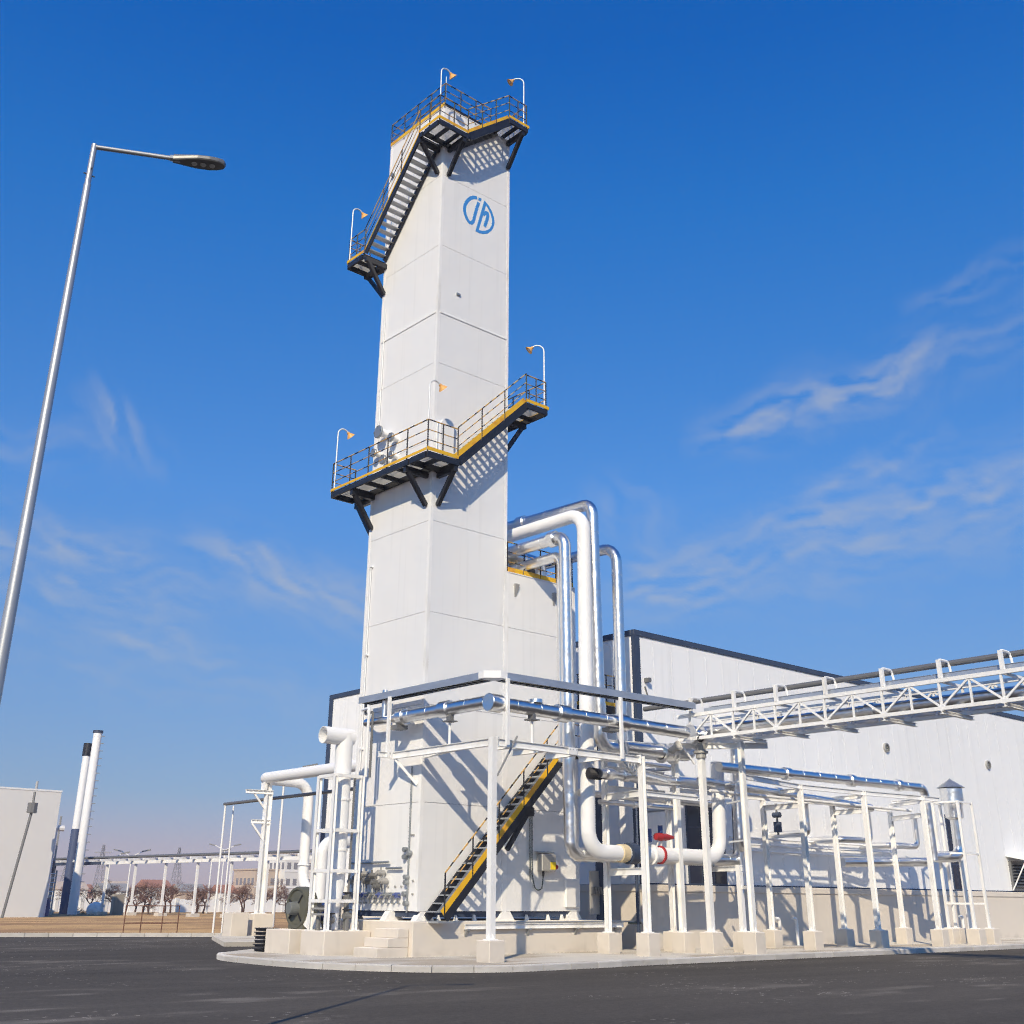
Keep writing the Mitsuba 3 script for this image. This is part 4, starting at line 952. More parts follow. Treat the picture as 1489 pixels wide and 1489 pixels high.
# ------------------------------------------------------------------ rack along the hall
R = thing('hall_pipe_rack', 'long white pipe rack on paired columns along the hall wall', 'pipe rack')
FR = [(34.95, 23.95), (38.65, 23.75), (42.1, 23.35)]; BK = [(35.2, 25.75), (38.85, 25.25), (43.3, 25.5)]
for (x, y) in FR:
    column(R, x, y, 0.1, 5.42, 0.16, foot=(0.48, 0.48), fz=0.72)
for (x, y) in BK:
    column(R, x, y, 0.1, 5.0, 0.15, foot=(0.48, 0.48), fz=0.72)
pts = [(30.7, 23.2)] + FR + [(43.3, 23.3)]
for a, b in zip(pts, pts[1:]):
    part(R, 'beam', MB().hbeam((*a, 5.33), (*b, 5.33), 0.1, 0.16), 'white')
pts = [(30.2, 25.8)] + BK
for a, b in zip(pts, pts[1:]):
    part(R, 'beam', MB().hbeam((*a, 5.05), (*b, 5.05), 0.1, 0.14), 'white')
for (a, b) in zip(FR, BK):
    part(R, 'cross_beam', MB().hbeam((*a, 5.22), (*b, 5.22), 0.1, 0.14), 'white')
    part(R, 'cross_beam', MB().hbeam((*a, 4.72), (*b, 4.72), 0.1, 0.18), 'white')
part(R, 'cross_beam', MB().hbeam((43.2, 23.3, 5.33), (43.4, 25.4, 5.33), 0.1, 0.16), 'white')
part(R, 'cross_beam', MB().hbeam((42.2, 23.4, 4.72), (43.9, 24.4, 4.72), 0.1, 0.14), 'white')
for z in (2.0, 3.4, 4.6, 5.2):
    part(R, 'rung', MB().bar((30.7, 23.2, z), (31.4, 24.0 if z < 2.6 else 24.4, z), 0.05, 0.05), 'white')
pipe('long shiny pipe on top of the hall rack, dropping at its far end', [(30.9, 24.25, 5.72), (43.9, 24.2, 5.86), (43.95, 24.2, 3.15)], 0.165, bend=0.35, seams=1.0, collars=[(0.24, 0.3), (0.5, 0.3), (0.71, 0.3)])
pipe('long shiny pipe on the lower tier of the rack along the hall', [(30.8, 25.0, 5.32), (41.2, 25.05, 5.0)], 0.15, seams=1.0, collars=[(0.42, 0.3), (0.93, 0.3)])
pipe('thin pipe between the two tiers of the rack along the hall', [(30.8, 24.6, 4.98), (43.2, 24.5, 4.98)], 0.05, 'white')
for i, (x, z1, z0, m, lab) in enumerate(((37.6, 5.0, 3.95, 'stainless', 'nearest'), (41.8, 5.0, 3.85, 'stainless', 'middle'), (45.3, 4.9, 3.75, 'stainless', 'farthest'))):
    pipe('short shiny drop pipe bending into the hall wall, %s of three' % lab, [(x, 25.6, z1), (x, 25.6, z0), (x - (0.0 if i == 0 else 1.6), 25.9, z0), (x - (0.0 if i == 0 else 1.6), HY0, z0)], 0.12, bend=0.22, seams=0.6)
pipe('thick shiny pipe across the hall wall near the flue', [(40.8, 26.3, 3.05), (45.3, 25.2, 3.15)], 0.17, seams=0.8)
for i, (z, lab) in enumerate(((3.78, 'upper'), (3.56, 'middle'), (3.34, 'lower'))):
    pipe('thin white pipe fixed along the hall wall, %s of three' % lab, [(34.9, HY0 - 0.16, z), (46.0, HY0 - 0.16, z)], 0.035, 'white', sides=8)
t = thing('wall_valve', 'dark gate valve hanging between the rack and the hall wall', 'valve')
part(t, 'stem', MB().cyl((36.9, 26.4, 3.9), (36.9, 26.4, 5.0), 0.04, 8), 'lamp_grey'); part(t, 'body', MB().cyl((36.9, 26.4, 4.0), (36.9, 26.4, 4.35), 0.15, 12).cyl((36.9, 26.25, 4.6), (36.9, 26.55, 4.6), 0.1, 10), 'trim', 30)

# ------------------------------------------------------------------ flue with its frame
t = thing('exhaust_flue', 'dull steel flue with a conical rain cap near the right edge', 'flue')
FX, FY = 45.95, 24.15
part(t, 'rain_cap', MB().lathe((FX, FY, 6.0), (0, 0, 1), [(0, 0), (0.0, 0.56), (0.34, 0.03), (0.38, 0)], 22), 'galvanised', 30)
part(t, 'hood', MB().cyl((FX, FY, 5.4), (FX, FY, 5.97), 0.44, 22), 'stainless', 30)
part(t, 'drum', MB().lathe((FX, FY, 4.75), (0, 0, 1), [(0, 0.2), (0.08, 0.35), (0.65, 0.37)], 22), 'stainless', 30)
part(t, 'duct', MB().tube(fillet([(FX, FY, 4.75), (FX, FY, 3.35), (44.2, FY + 0.3, 3.3)], 0.4), 0.21, 18), 'stainless', 35)
part(t, 'leg_pipe', MB().tube([(FX, FY, 3.2), (FX, FY, 0.2)], 0.09, 10), 'white', 35)
F = thing('flue_frame', 'white four legged lattice frame round the flue', 'frame')
for i, (x, y) in enumerate(((45.05, 24.55), (46.25, 24.9), (45.3, 23.6), (46.45, 23.6))):
    part(F, 'footing', MB().box(x - 0.27, x + 0.27, y - 0.27, y + 0.27, 0.1, 0.7, 0.015), 'cream')
    part(F, 'leg', MB().box(x - 0.05, x + 0.05, y - 0.05, y + 0.05, 0.7, 5.45), 'white')
    part(F, 'base_plate', MB().box(x - 0.13, x + 0.13, y - 0.13, y + 0.13, 0.7, 0.73), 'white')
for z in (1.6, 3.45, 5.4):
    for (a, b) in (((45.05, 24.55), (45.3, 23.6)), ((45.3, 23.6), (46.45, 23.6)), ((46.45, 23.6), (46.25, 24.9)), ((46.25, 24.9), (45.05, 24.55))):
        if z == 1.6 and a == (45.3, 23.6):
            continue
        part(F, 'rung', MB().bar((*a, z), (*b, z), 0.06, 0.07), 'white')
for (x, y, h) in ((38.0, 26.7, 0.9), (49.3, 26.2, 0.95), (50.6, 26.5, 0.7)):
    pipe('white vent stub on the apron before the hall, %s' % {38.0: 'among the rack columns', 49.3: 'just right of the flue frame', 50.6: 'farthest right'}[x], [(x, y, 0.15), (x, y, 0.15 + h), (x - 0.22, y, 0.15 + h)], 0.055, 'white', bend=0.08, sides=10)
pipe('white drain stub bending out of the plinth between the racks', [(29.8, 26.9, 1.0), (29.8, 26.6, 1.0), (29.8, 26.6, 0.3), (29.6, 26.6, 0.2)], 0.075, 'white', bend=0.12, sides=10)

# ------------------------------------------------------------------ left side: stack, blower, white pipe loop
single('equipment_pad', 'cream concrete pad under the caged exhaust stack', 'pad', MB().box(19.02, 20.59, 29.04, 30.25, 0.1, 0.77, 0.018), 'cream')
single('equipment_pad', 'cream concrete pad under the dark green blower', 'pad', MB().box(18.87, 20.59, 30.62, 31.95, 0.1, 0.78, 0.018), 'cream')
t = thing('exhaust_stack', 'white vertical stack with an open horizontal outlet at its top', 'stack')
SX, SY = 19.68, 29.62
part(t, 'upright', MB().lathe((SX, SY, 0.8), (0, 0, 1), [(0, 0.0), (0, 0.14), (0.5, 0.16), (1.2, 0.26), (5.45, 0.26)], 24), 'plain_white', 30)
o = MB().lathe((18.9, SY, 6.15), (1, 0, 0), [(0.0, 0.235), (0.0, 0.25), (1.05, 0.25)], 24).lathe((18.9, SY, 6.15), (1, 0, 0), [(0.0, 0.236), (0.6, 0.236), (0.6, 0)], 24); o.lathe((19.94, SY, 6.15), (1, 0, 0), [(0.0, 0.25), (0.01, 0.0)], 24)
part(t, 'outlet', o, 'plain_white', 30)
for z in (2.9, 4.3):
    part(t, 'clamp_ring', MB().lathe((SX, SY, z), (0, 0, 1), [(0, 0.26), (0, 0.29), (0.06, 0.29), (0.06, 0.26)], 24), 'white', 30)
F = thing('stack_cage', 'white square steel cage round the exhaust stack', 'frame')
CXY = [(19.17, 29.2), (19.17, 30.05), (20.12, 29.2), (20.12, 30.05)]
for x, y in CXY:
    part(F, 'leg', MB().hbeam((x, y, 0.79), (x, y, 5.0), 0.12, 0.12, t=0.012), 'white')
    part(F, 'base_plate', MB().box(x - 0.11, x + 0.11, y - 0.11, y + 0.11, 0.77, 0.8).box(x - 0.09, x + 0.09, y - 0.012, y + 0.012, 0.8, 0.92), 'white')
for z in (2.35, 3.45, 4.98, 1.55):
    for a, b in ((0, 1), (0, 2), (1, 3), (2, 3)):
        part(F, 'rung', MB().bar((*CXY[a], z), (*CXY[b], z), 0.08, 0.09), 'white')
for z in (1.35, 1.2):
    part(F, 'cross_bar', MB().bar((19.17, 29.25, z), (19.17, 30.0, z), 0.04, 0.05), 'box_grey')
pipe('dark thin pipe climbing beside the exhaust stack to the cable tray', [(20.0, 29.42, 0.85), (20.0, 29.42, 5.0)], 0.035, 'lamp_grey', sides=8)
pipe('twin white conduit rising from the stack cage to the tray end', [(20.3, 29.3, 5.0), (20.3, 29.3, 7.05), (20.6, 30.1, 7.1)], 0.045, 'white', bend=0.1, sides=8)
pipe('grey conduit bent down from the left end of the cable tray', [(20.45, 29.3, 5.0), (20.45, 29.3, 6.95), (20.62, 29.95, 6.95), (20.62, 29.95, 7.3)], 0.04, 'lamp_grey', bend=0.08, sides=8)
t = thing('valve_group', 'dark hand valves inside the foot of the stack cage', 'valves')
for (x, y, z) in ((19.4, 29.4, 1.2), (19.95, 29.35, 1.3), (19.35, 29.9, 1.5), (20.0, 29.5, 1.75), (19.9, 29.9, 1.15)):
    v = part(t, 'body', MB().cyl((x, y, 0.78), (x, y, z), 0.07, 10).cyl((x - 0.12, y, z - 0.15), (x + 0.12, y, z - 0.15), 0.09, 10), 'lamp_grey', 30)
    part(v, 'handwheel', MB().lathe((x, y, z), (0, 0, 1), [(0, 0.13), (0.02, 0.15), (0.04, 0.13), (0.02, 0.11), (0, 0.13)], 14), 'rubber')

t = thing('blower', 'round dark green industrial blower on a cream pad', 'blower')
cx, cy, cz = 19.45, 31.25, 1.36
part(t, 'casing', MB().lathe((cx - 0.02, cy, cz), (1, 0, 0), [(0, 0.0), (0, 0.40), (0.02, 0.47), (-0.03, 0.50), (-0.03, 0.56), (0.03, 0.58), (0.34, 0.58), (0.4, 0.55), (0.4, 0)], 32), 'green', 30)
part(t, 'hub', MB().lathe((cx - 0.30, cy, cz - 0.02), (1, 0, 0), [(0, 0), (0, 0.15), (0.03, 0.17), (0.28, 0.19), (0.29, 0.0)], 20), 'grey_motor', 30)
for a in (0.5, 2.3, 4.0, 5.6):
    u = np.array([0, math.cos(a), math.sin(a)]); c = np.array([cx - 0.04, cy, cz])
    part(t, 'spoke', MB().bar(c + u * 0.16, c + u * 0.46, 0.03, 0.04), 'rubber')
part(t, 'motor', MB().cyl((cx + 0.4, cy, cz - 0.1), (cx + 1.1, cy, cz - 0.1), 0.28, 18), 'blue_paint', 30)
part(t, 'outlet_duct', MB().tm(trimesh.convex.convex_hull(np.array([(cx + 0.02, cy - 0.45, cz), (cx + 0.38, cy - 0.45, cz), (cx + 0.02, cy - 0.6, 0.8), (cx + 0.38, cy - 0.6, 0.8), (cx + 0.02, cy - 0.2, cz - 0.4), (cx + 0.38, cy - 0.2, cz - 0.4), (cx + 0.02, cy - 0.85, 0.8), (cx + 0.38, cy - 0.85, 0.8)]))), 'white')
part(t, 'foot', MB().box(cx - 0.02, cx + 0.3, cy - 0.4, cy + 0.4, 0.78, 0.9).box(cx + 0.3, cx + 1.1, cy - 0.25, cy + 0.25, 0.78, 1.0), 'green')

pipe('white pipe loop reaching left behind the stack and dropping to the ground', [(27.0, 33.2, 6.62), (27.0, 47.3, 6.62), (29.75, 47.5, 6.6), (29.75, 47.5, 1.95), (29.75, 44.2, 1.95)], 0.235, 'plain_white', bend=0.75, name='white_pipe', n=10, collars=[(0.83, 0.06)])
pipe('white riser beside the stack cage, rounded at the top', [(21.6, 33.4, 1.0), (21.6, 33.4, 3.35), (23.5, 33.5, 3.35)], 0.19, 'plain_white', bend=0.4, name='white_pipe')
C = thing('pipe_column', 'white steel column with two bracket arms under the white pipe loop', 'column')
column(C, 27.15, 46.7, 0.1, 5.95, 0.28, foot=(0.95, 0.95), fz=1.0)
for z in (6.0, 4.75):
    part(C, 'bracket_arm', MB().hbeam((26.1 if z > 5 else 26.5, 46.9, z), (27.35, 46.65, z), 0.2, 0.16), 'white')
    part(C, 'bracket_brace', MB().bar((26.5, 46.8, z - 0.1), (27.05, 46.7, z - 0.75), 0.08, 0.08), 'white')
part(C, 'pipe_shoe', MB().box(26.85, 27.0, 46.6, 46.9, 6.08, 6.4).box(27.12, 27.25, 46.6, 46.9, 6.08, 6.4), 'white')
pipe('dark horizontal conduit on thin legs beyond the stack cage', [(27.8, 51.9, 5.8), (27.8, 38.0, 5.85)], 0.075, 'lamp_grey', sides=10)
single('conduit_leg', 'thin pale leg at the left end of the dark conduit', 'leg', MB().tube([(27.8, 51.8, 0.02), (27.8, 51.8, 5.8)], 0.05, 8), 'white', True)
single('conduit_leg', 'second thin pale leg just right of the conduit end', 'leg', MB().tube([(28.3, 51.9, 0.02), (28.3, 51.9, 5.75)], 0.04, 8), 'white', True)
single('concrete_block', 'tall cream concrete block standing on the far apron', 'block', MB().box(25.5, 26.3, 46.0, 46.7, 0.1, 1.05, 0.02), 'cream')
single('concrete_block', 'small grey block behind the tall cream block', 'block', MB().box(26.9, 27.4, 47.4, 47.9, 0.1, 0.85, 0.02), 'walk')
g = thing('pallet_stack', 'stack of black pallets at the end of the blower pad', 'pallets')
for k in range(6):
    z = 0.16 + k * 0.11
    q = part(g, 'pallet', MB().box(18.85 + rng.uniform(-0.03, 0.03), 19.35, 32.05, 32.6, z + 0.06, z + 0.085), 'rubber')
    for xr in (18.9, 19.22):
        part(q, 'runner', MB().box(xr, xr + 0.07, 32.07, 32.58, z, z + 0.057), 'rubber')
F = thing('barrier_frame', 'rusty welded pipe barrier on the verge left of the cream block', 'barrier')
for (x, y) in ((24.7, 54.6), (25.9, 55.4), (26.1, 53.6), (27.3, 54.4)):
    part(F, 'leg', MB().tube([(x, y, 0.0), (x, y, 1.25)], 0.025, 6), 'rust', True)
for z in (0.5, 1.25):
    part(F, 'rail', MB().tube([(24.7, 54.6, z), (25.9, 55.4, z), (27.3, 54.4, z), (26.1, 53.6, z), (24.7, 54.6, z)], 0.02, 6), 'rust', True)

# ------------------------------------------------------------------ street lamp, left foreground
t = thing('street_lamp', 'tall grey street lamp leaning into the left of the picture, with a flat LED head', 'street lamp')
PX, PY, PZ = 3.29, 10.50, 9.13
part(t, 'pole', MB().lathe((PX, PY, 0.0), (0, 0, 1), [(0, 0), (0, 0.072), (8.6, 0.037), (8.6, 0.031), (9.11, 0.031), (PZ, 0.0)], 20), 'pole_steel', 30)
part(t, 'base_plate', MB().box(PX - 0.2, PX + 0.2, PY - 0.2, PY + 0.2, 0.0, 0.025), 'pole_steel')
part(t, 'socket_bolts', MB().cyl((PX - 0.06, PY, 8.72), (PX + 0.06, PY, 8.72), 0.008, 6).cyl((PX, PY - 0.06, 8.78), (PX, PY + 0.06, 8.78), 0.008, 6), 'lamp_grey')
d = np.array([0.92, -0.43, 0.0]); d /= np.linalg.norm(d); s = np.array([-d[1], d[0], 0])
e = np.array([PX, PY, PZ - 0.05]); a1 = e + d * 0.85 + (0, 0, 0.03)
part(t, 'arm', MB().tube([e, a1], 0.026, 10), 'pole_steel', True)
hd = [(-0.06, 0.045), (0.02, 0.06), (0.12, 0.085), (0.26, 0.118), (0.42, 0.122), (0.54, 0.1), (0.62, 0.06), (0.645, 0.0)]
out = [(x, w) for x, w in hd] + [(x, -w) for x, w in hd[::-1][1:]]
V = []
for zz, sc in ((-0.035, 0.9), (-0.02, 1.0), (0.012, 1.0), (0.045, 0.7)):
    for x, w in out:
        V.append(a1 + d * (x * 0.8 * (sc * 0.1 + 0.9) + 0.02) + s * w * 0.86 * sc + (0, 0, zz * 0.9 + 0.05 * x))
nn = len(out); Fc = []
for i in range(3):
    for j in range(nn):
        Fc.append((i * nn + j, i * nn + (j + 1) % nn, (i + 1) * nn + (j + 1) % nn, (i + 1) * nn + j))
mbh = MB().raw(V, Fc)
for base in (0, 3 * nn):
    mbh.raw(np.vstack([np.mean(V[base:base + nn], axis=0), V[base:base + nn]]), [(0, 1 + k, 1 + (k + 1) % nn) for k in range(nn)])
head = part(t, 'lamp_head', mbh, 'lamp_grey')
for x in (0.2, 0.295, 0.39):
    c = a1 + d * x + (0, 0, -0.033 + 0.055 * x)
    part(head, 'led_module', MB().lathe(c, (0, 0, -1), [(0, 0), (0, 0.034), (0.01, 0.03), (0.012, 0)], 12), 'lens', 30)
part(head, 'clamp', MB().cyl(a1 - d * 0.06, a1 + d * 0.05, 0.036, 12), 'galvanised', 30)

# ------------------------------------------------------------------ far left: building, chimneys, pipe rack, wall, trees, town
t = thing('storage_building', 'plain white flat roofed building at the far left', 'building')
c = np.array([39.8, 104.2]); L = 26
part(t, 'wall', MB().box(c[0] - L, c[0], c[1], c[1] + 14, 0, 10.15), 'far_wall'); part(t, 'parapet', MB().box(c[0] - L - 0.05, c[0] + 0.05, c[1] - 0.05, c[1] + 14.05, 10.153, 10.3), 'plain_white')
part(t, 'downpipe', MB().box(c[0] + 0.05, c[0] + 0.35, c[1] + 0.5, c[1] + 0.8, 0, 7.2).cyl((c[0] + 0.4, c[1] + 0.6, 7.2), (c[0] + 0.9, c[1] + 0.6, 7.2), 0.25, 10), 'white')
part(t, 'roof_vent', MB().cyl((c[0] - 1.2, c[1] + 3, 10.3), (c[0] - 1.2, c[1] + 3, 11.2), 0.12, 8), 'box_grey')
single('yard_lamp', 'dark lamp post in front of the far left building', 'lamp post', MB().tube([(35.3, 101.0, 0), (36.3, 101.0, 8.2)], 0.12, 8).cyl((36.3, 101, 8.1), (36.3, 101, 8.9), 0.4, 10).cyl((36.3, 101, 8.9), (36.3, 101, 9.8), 0.1, 6), 'lamp_grey')
for (x, y, h, r, top, lab) in ((48.7, 120.0, 17.6, 0.47, 'trim', 'taller white chimney with climbing rungs, far left'), (49.3, 123.6, 15.6, 0.44, 'navy', 'shorter white chimney with a dark top, far left')):
    t = thing('chimney', lab, 'chimney')
    sh = part(t, 'shaft', MB().lathe((x, y, 0), (0, 0, 1), [(0, 0), (0, r), (h, r * 0.92), (h, 0)], 18), 'plain_white', 30)
    part(t, 'cap', MB().cyl((x, y, h), (x, y, h + (0.25 if top == 'trim' else 1.3)), r * 1.12, 18), top, 30)
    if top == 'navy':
        part(t, 'lower_section', MB().lathe((x, y, 0), (0, 0, 1), [(0, r * 1.06), (8.2, r * 1.06), (8.2, r * 0.9)], 18), 'slate_blue', 30, label='dark blue lower section of the chimney')  # lower part of the shorter chimney coloured dark blue
    for z in np.arange(3, h, 0.75):
        part(sh, 'rung', MB().box(x + r * 0.6, x + r * 1.35, y - r * 0.8 - 0.06, y - r * 0.8 + 0.06, z, z + 0.07), 'box_grey')
t = thing('dust_filter', 'dark steel filter unit and ladder at the foot of the chimneys', 'filter')
part(t, 'hopper', MB().lathe((44.5, 117.0, 3.6), (0, 0, 1), [(0, 0.0), (0, 0.5), (0.5, 0.6), (1.2, 0.6), (1.9, 0.0)], 14), 'trim'); part(t, 'frame', MB().bar((43.8, 116.5, 0), (43.8, 116.5, 4), 0.12, 0.12).bar((45.2, 116.5, 0), (45.2, 116.5, 4), 0.12, 0.12).bar((45.2, 117.5, 0), (45.2, 117.5, 9), 0.15, 0.15), 'box_grey')
for k in range(9):
    part(t, 'rung', MB().bar((43.8, 116.5, 0.5 + k * 0.4), (45.2, 116.5, 0.5 + k * 0.4), 0.08, 0.08), 'plain_white')
single('blue_drum', 'dark blue drum at the far left beside the filter frame', 'drum', MB().cyl((42.0, 110, 0), (42.0, 110, 1.5), 0.5, 16), 'blue_paint', 30)
single('white_sack', 'white bulging sack lying at the foot of the tall chimney', 'sack', MB().tm(trimesh.creation.icosphere(2, 1.0).apply_transform(np.diag([0.85, 0.8, 0.8, 1])).apply_translation([50.6, 119.0, 0.4])), 'plain_white', True)
single('concrete_pier', 'grey pier stub right of the white sack', 'pier', MB().box(51.3, 52.2, 116, 117, 0, 1.9), 'walk')

t = thing('far_pipe_rack', 'long white pipe rack on slender posts across the left background', 'pipe rack')
A_, B_ = np.array([50.8, 117.9]), np.array([55.3, 86.0])
dirn = (B_ - A_) / np.linalg.norm(B_ - A_); nrm = np.array([-dirn[1], dirn[0]])
for i in range(-3, 10):
    f = A_ + dirn * i * 5.1
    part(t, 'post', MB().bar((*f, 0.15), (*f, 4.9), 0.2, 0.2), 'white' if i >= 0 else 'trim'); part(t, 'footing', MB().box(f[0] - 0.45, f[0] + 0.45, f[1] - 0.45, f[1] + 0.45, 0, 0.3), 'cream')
    part(t, 'arm', MB().bar((*(f - nrm * 0.9), 5.05), (*(f + nrm * 0.9), 5.05), 0.2, 0.22), 'white')
    part(t, 'arm', MB().bar((*(f + dirn * 2.5 - nrm * 0.9), 5.05), (*(f + dirn * 2.5 + nrm * 0.9), 5.05), 0.2, 0.2), 'white')
a, b = A_ - dirn * 0.6, B_ + dirn * 18
a2 = A_ - dirn * 20
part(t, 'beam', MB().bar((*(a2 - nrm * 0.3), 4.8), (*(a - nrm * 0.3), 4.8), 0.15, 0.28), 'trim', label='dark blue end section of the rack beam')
part(t, 'beam', MB().bar((*(a - nrm * 0.3), 4.8), (*(b - nrm * 0.3), 4.8), 0.15, 0.28), 'white')
part(t, 'pipe', MB().tube([(*(a2 + nrm * 0.2), 5.35), (*(b + nrm * 0.2), 5.35)], 0.13, 8), 'lamp_grey', True)

t = thing('boundary_wall', 'low white boundary wall behind the bare trees', 'wall')
w0, w1 = np.array([35.0, 143.6]), np.array([100.0, 139.6]); n = 22
for i in range(n):
    p0, p1 = w0 + (w1 - w0) * (i + 0.01) / n, w0 + (w1 - w0) * (i + 0.99) / n
    part(t, 'wall_section', MB().bar((*p0, 0.72), (*p1, 0.72), 0.24, 1.5), 'plain_white')
    part(t, 'pier', MB().box(p0[0] - 0.2, p0[0] + 0.2, p0[1] - 0.2, p0[1] + 0.2, 0, 1.6), 'far_wall')


def bare_tree(x, y, h, seed):
    r_ = random.Random(seed); tr, cr = MB(), MB()

    def grow(p, d, L, rad, depth, mb):
        q = p + d * L
        mb.tube([p, (p + q) / 2 + np.array([r_.uniform(-1, 1), r_.uniform(-1, 1), 0.3]) * L * 0.08, q], [rad, rad * 0.85, rad * 0.65], 3 if depth > 1 else 6, caps=False)
        if depth >= 5:
            return
        for _ in range((5, 3, 3, 4, 4)[depth]):
            v = np.array([r_.gauss(0, 1), r_.gauss(0, 1), r_.gauss(0.3, 0.6)]); v /= np.linalg.norm(v)
            nd = d * 0.6 + v * 0.8; nd /= np.linalg.norm(nd)
            grow(p + d * L * r_.uniform(0.65, 1.0), nd, L * r_.uniform(0.55, 0.85), max(rad * 0.55, 0.011), depth + 1, cr)
    grow(np.array([x, y, 0.0]), np.array([r_.uniform(-0.15, 0.15), r_.uniform(-0.15, 0.15), 1.0]), h * 0.3, 0.11, 0, tr)
    t = thing('bare_tree', '%s leafless reddish tree counted from the left along the boundary wall' % ORD[seed - 100], 'tree', 'bare trees along the boundary wall')
    part(t, 'trunk', tr, 'bark'); part(t, 'crown', cr, 'twig')


ORD = 'first second third fourth fifth sixth seventh eighth ninth tenth eleventh twelfth thirteenth fourteenth fifteenth sixteenth seventeenth eighteenth nineteenth twentieth'.split()
for i, (x, y) in enumerate(sorted(((51.0, 128.0), (53.2, 126.5), (54.9, 124.3), (57.1, 124.0), (56.2, 118.7), (60.3, 123.5), (63.5, 128.7), (65.6, 126.5), (67.4, 128.4), (70.3, 128.0), (72.1, 127.8), (74.5, 127.4), (77.0, 129.0), (79.9, 131.0), (83.0, 131.0), (59.0, 130.5), (62.0, 132.5), (69.0, 133.0), (75.5, 133.5)), key=lambda q: -q[1] / q[0])):
    bare_tree(x, y, rng.uniform(3.6, 5.2), 100 + i)

# town far beyond the wall
hs = [(96.5, 241.4), (101, 250), (104, 238), (108.5, 247), (112, 236), (116, 244), (118.5, 233), (122, 240), (125.5, 229), (129, 236), (134, 230), (138, 226), (92, 250)]
for i, (x, y) in enumerate(sorted(hs, key=lambda q: -q[1] / q[0])):
    w, d_, hh = rng.uniform(4.5, 7), rng.uniform(4, 6), rng.uniform(2.4, 3.6)
    t = thing('house', '%s small far house from the left, seen beyond the boundary wall' % ORD[i], 'house', 'far houses beyond the boundary wall')
    part(t, 'wall', MB().box(x - w / 2, x + w / 2, y - d_ / 2, y + d_ / 2, 0, hh), rng.choice(['far_wall', 'far_wall', 'far_tan', 'far_pink']))
    part(t, 'roof', MB().tm(trimesh.convex.convex_hull(np.array([(x - w / 2 - 0.3, y - d_ / 2 - 0.3, hh), (x + w / 2 + 0.3, y - d_ / 2 - 0.3, hh), (x - w / 2 - 0.3, y + d_ / 2 + 0.3, hh), (x + w / 2 + 0.3, y + d_ / 2 + 0.3, hh), (x - w / 2 - 0.3, y, hh + 1.5), (x + w / 2 + 0.3, y, hh + 1.5)]))), rng.choice(['far_red', 'far_red', 'far_tan', 'box_grey']))
for (x, y, w, d_, hh, m, lab, fl) in ((131.0, 224.6, 9.0, 9.0, 7.0, 'far_tan', 'pale low block of flats left of the white column', 2), (135.5, 221.8, 7.0, 8.0, 10.0, 'far_wall', 'taller pale block of flats behind the white column', 3), (143.5, 219.0, 9.5, 8.0, 9.2, 'far_pink', 'pink block of flats beside the white pipe drop', 3)):
    t = thing('apartment_block', lab, 'building')
    part(t, 'wall', MB().box(x - w / 2, x + w / 2, y - d_ / 2, y + d_ / 2, 0, hh), m)
    for k in range(fl):
        z = 1.0 + k * (hh - 0.6) / fl
        part(t, 'cornice', MB().box(x - w / 2 - 0.12, x + w / 2 + 0.12, y - d_ / 2 - 0.12, y - d_ / 2 - 0.002, z - 0.5, z - 0.3), 'far_red' if m == 'far_pink' else 'plain_white')
        for j in range(int(w / 1.6)):
            xx = x - w / 2 + 0.9 + j * 1.6
            part(t, 'window', MB().box(xx - 0.45, xx + 0.45, y - d_ / 2 - 0.05, y - d_ / 2 - 0.001, z, z + 1.3), 'far_steel')
            yy = y - d_ / 2 + 0.9 + j * 1.6
            if yy < y + d_ / 2 - 0.6:
                part(t, 'window', MB().box(x - w / 2 - 0.05, x - w / 2 - 0.001, yy - 0.45, yy + 0.45, z, z + 1.3), 'far_steel')
    part(t, 'roof', MB().box(x - w / 2 - 0.2, x + w / 2 + 0.2, y - d_ / 2 - 0.2, y + d_ / 2 + 0.2, hh + 0.003, hh + 0.3), 'far_tan')


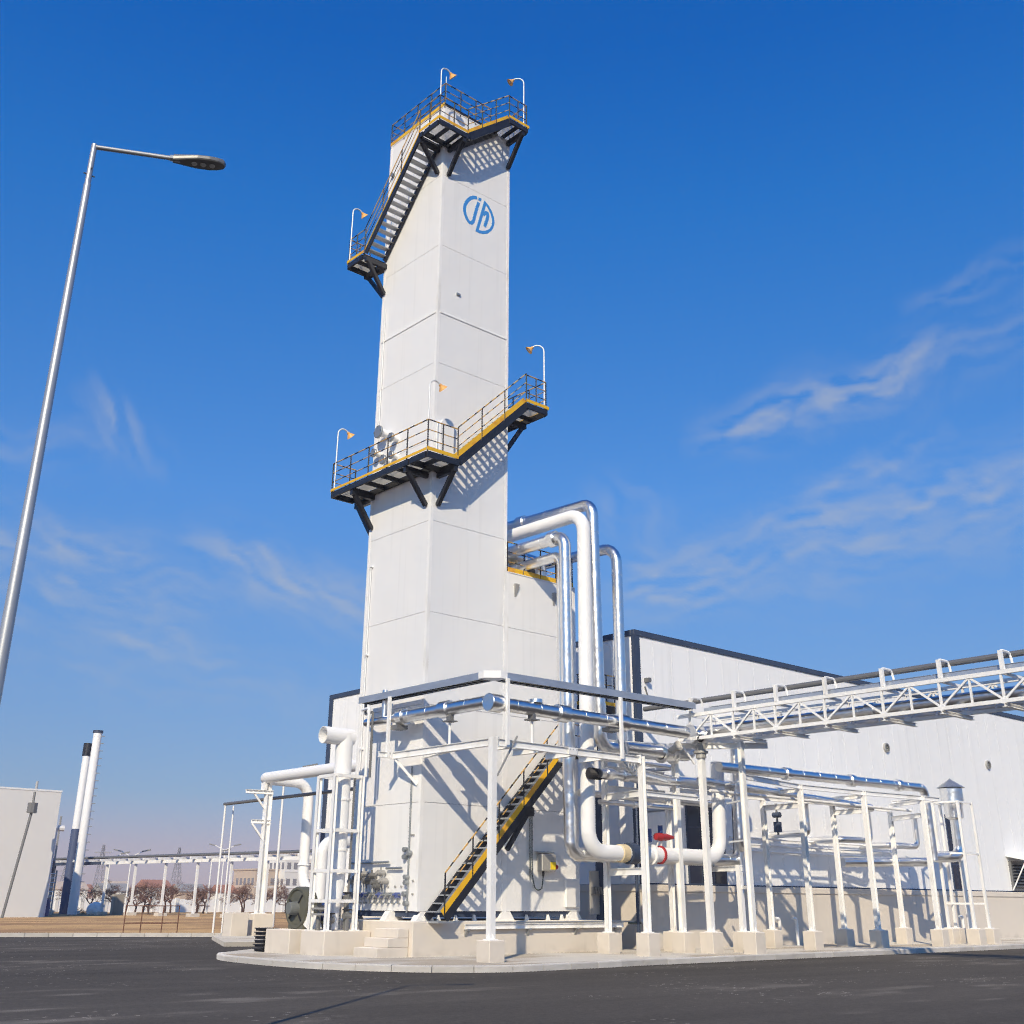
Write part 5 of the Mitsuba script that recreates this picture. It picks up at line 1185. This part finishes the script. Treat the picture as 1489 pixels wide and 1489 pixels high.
def pylon(x, y, h, lab):
    t = thing('power_pylon', lab, 'pylon'); d_ = np.array([0.75, -0.66]); g = MB(); w = 2.2
    for sx, sy in ((-1, -1), (1, -1), (-1, 1), (1, 1)):
        g.bar((x + sx * w, y + sy * w, 0), (x + sx * 0.3, y + sy * 0.3, h), 0.16, 0.16)
    n = 7
    for k in range(n):
        f0, f1 = k / n, (k + 1) / n; a, b = w + (0.3 - w) * f0, w + (0.3 - w) * f1
        for (p, q) in (((-1, -1), (1, -1)), ((1, -1), (1, 1)), ((1, 1), (-1, 1)), ((-1, 1), (-1, -1))):
            g.bar((x + p[0] * a, y + p[1] * a, h * f0), (x + q[0] * b, y + q[1] * b, h * f1), 0.08, 0.08)
            g.bar((x + q[0] * a, y + q[1] * a, h * f0), (x + p[0] * b, y + p[1] * b, h * f1), 0.08, 0.08)
    part(t, 'mast', g, 'far_steel')
    for z, L in ((h * 0.72, 4.5), (h * 0.86, 3.4)):
        part(t, 'crossarm', MB().bar((x - d_[0] * L, y - d_[1] * L, z), (x + d_[0] * L, y + d_[1] * L, z), 0.3, 0.35), 'far_steel')


pylon(203.5, 478.5, 21.6, 'faint lattice power pylon left of the far lamp posts'); pylon(230.9, 465.9, 21.1, 'lattice power pylon rising above the middle of the far rack'); pylon(221.0, 560.0, 15.0, 'small distant pylon low between the rack posts')


def far_lamp(x, y, h, side, lab):
    t = thing('lamp_post', lab, 'lamp post')
    part(t, 'pole', MB().tube([(x, y, 0), (x, y, h)], [0.11, 0.07], 7), 'white', True)
    for k in side:
        e = (x + 0.75 * 1.3 * k, y - 0.66 * 1.3 * k, h + 0.55)
        part(t, 'arm', MB().tube([(x, y, h - 0.05), e], 0.05, 6), 'white', True)
        part(t, 'lamp_head', MB().bar((e[0] - 0.2 * k, e[1], e[2] - 0.05), (e[0] + 0.6 * k, e[1] - 0.5 * k, e[2] + 0.15), 0.3, 0.12), 'lamp_grey')


far_lamp(56.2, 129.9, 5.6, (1,), 'far lamp post just right of the chimneys'); far_lamp(58.5, 129.6, 5.9, (-1, 1), 'far twin armed lamp post left of the bare trees'); far_lamp(67.8, 128.3, 6.2, (1,), 'far lamp post behind the middle of the far rack'); far_lamp(76.2, 141.0, 7.4, (-1, 1), 'far twin armed lamp post behind the thin conduit legs')
far_lamp(39.3, 65.8, 8.9, (1,), 'slim lamp post whose head shows above the white pipe loop')

# ------------------------------------------------------------------ air
scene['haze_medium'] = {'type': 'homogeneous', 'albedo': {'type': 'rgb', 'value': [0.95, 0.94, 0.96]}, 'sigma_t': 0.0003}
scene['haze'] = {'type': 'cube', 'to_world': T4().translate([250, 250, 14.6]).scale([650, 650, 18.6]), 'bsdf': {'type': 'null'}, 'interior': {'type': 'ref', 'id': 'haze_medium'}}
labels['haze'] = {'kind': 'stuff', 'label': 'thin haze in the winter air', 'category': 'haze'}
scene['camera']['medium'] = {'type': 'ref', 'id': 'haze_medium'}
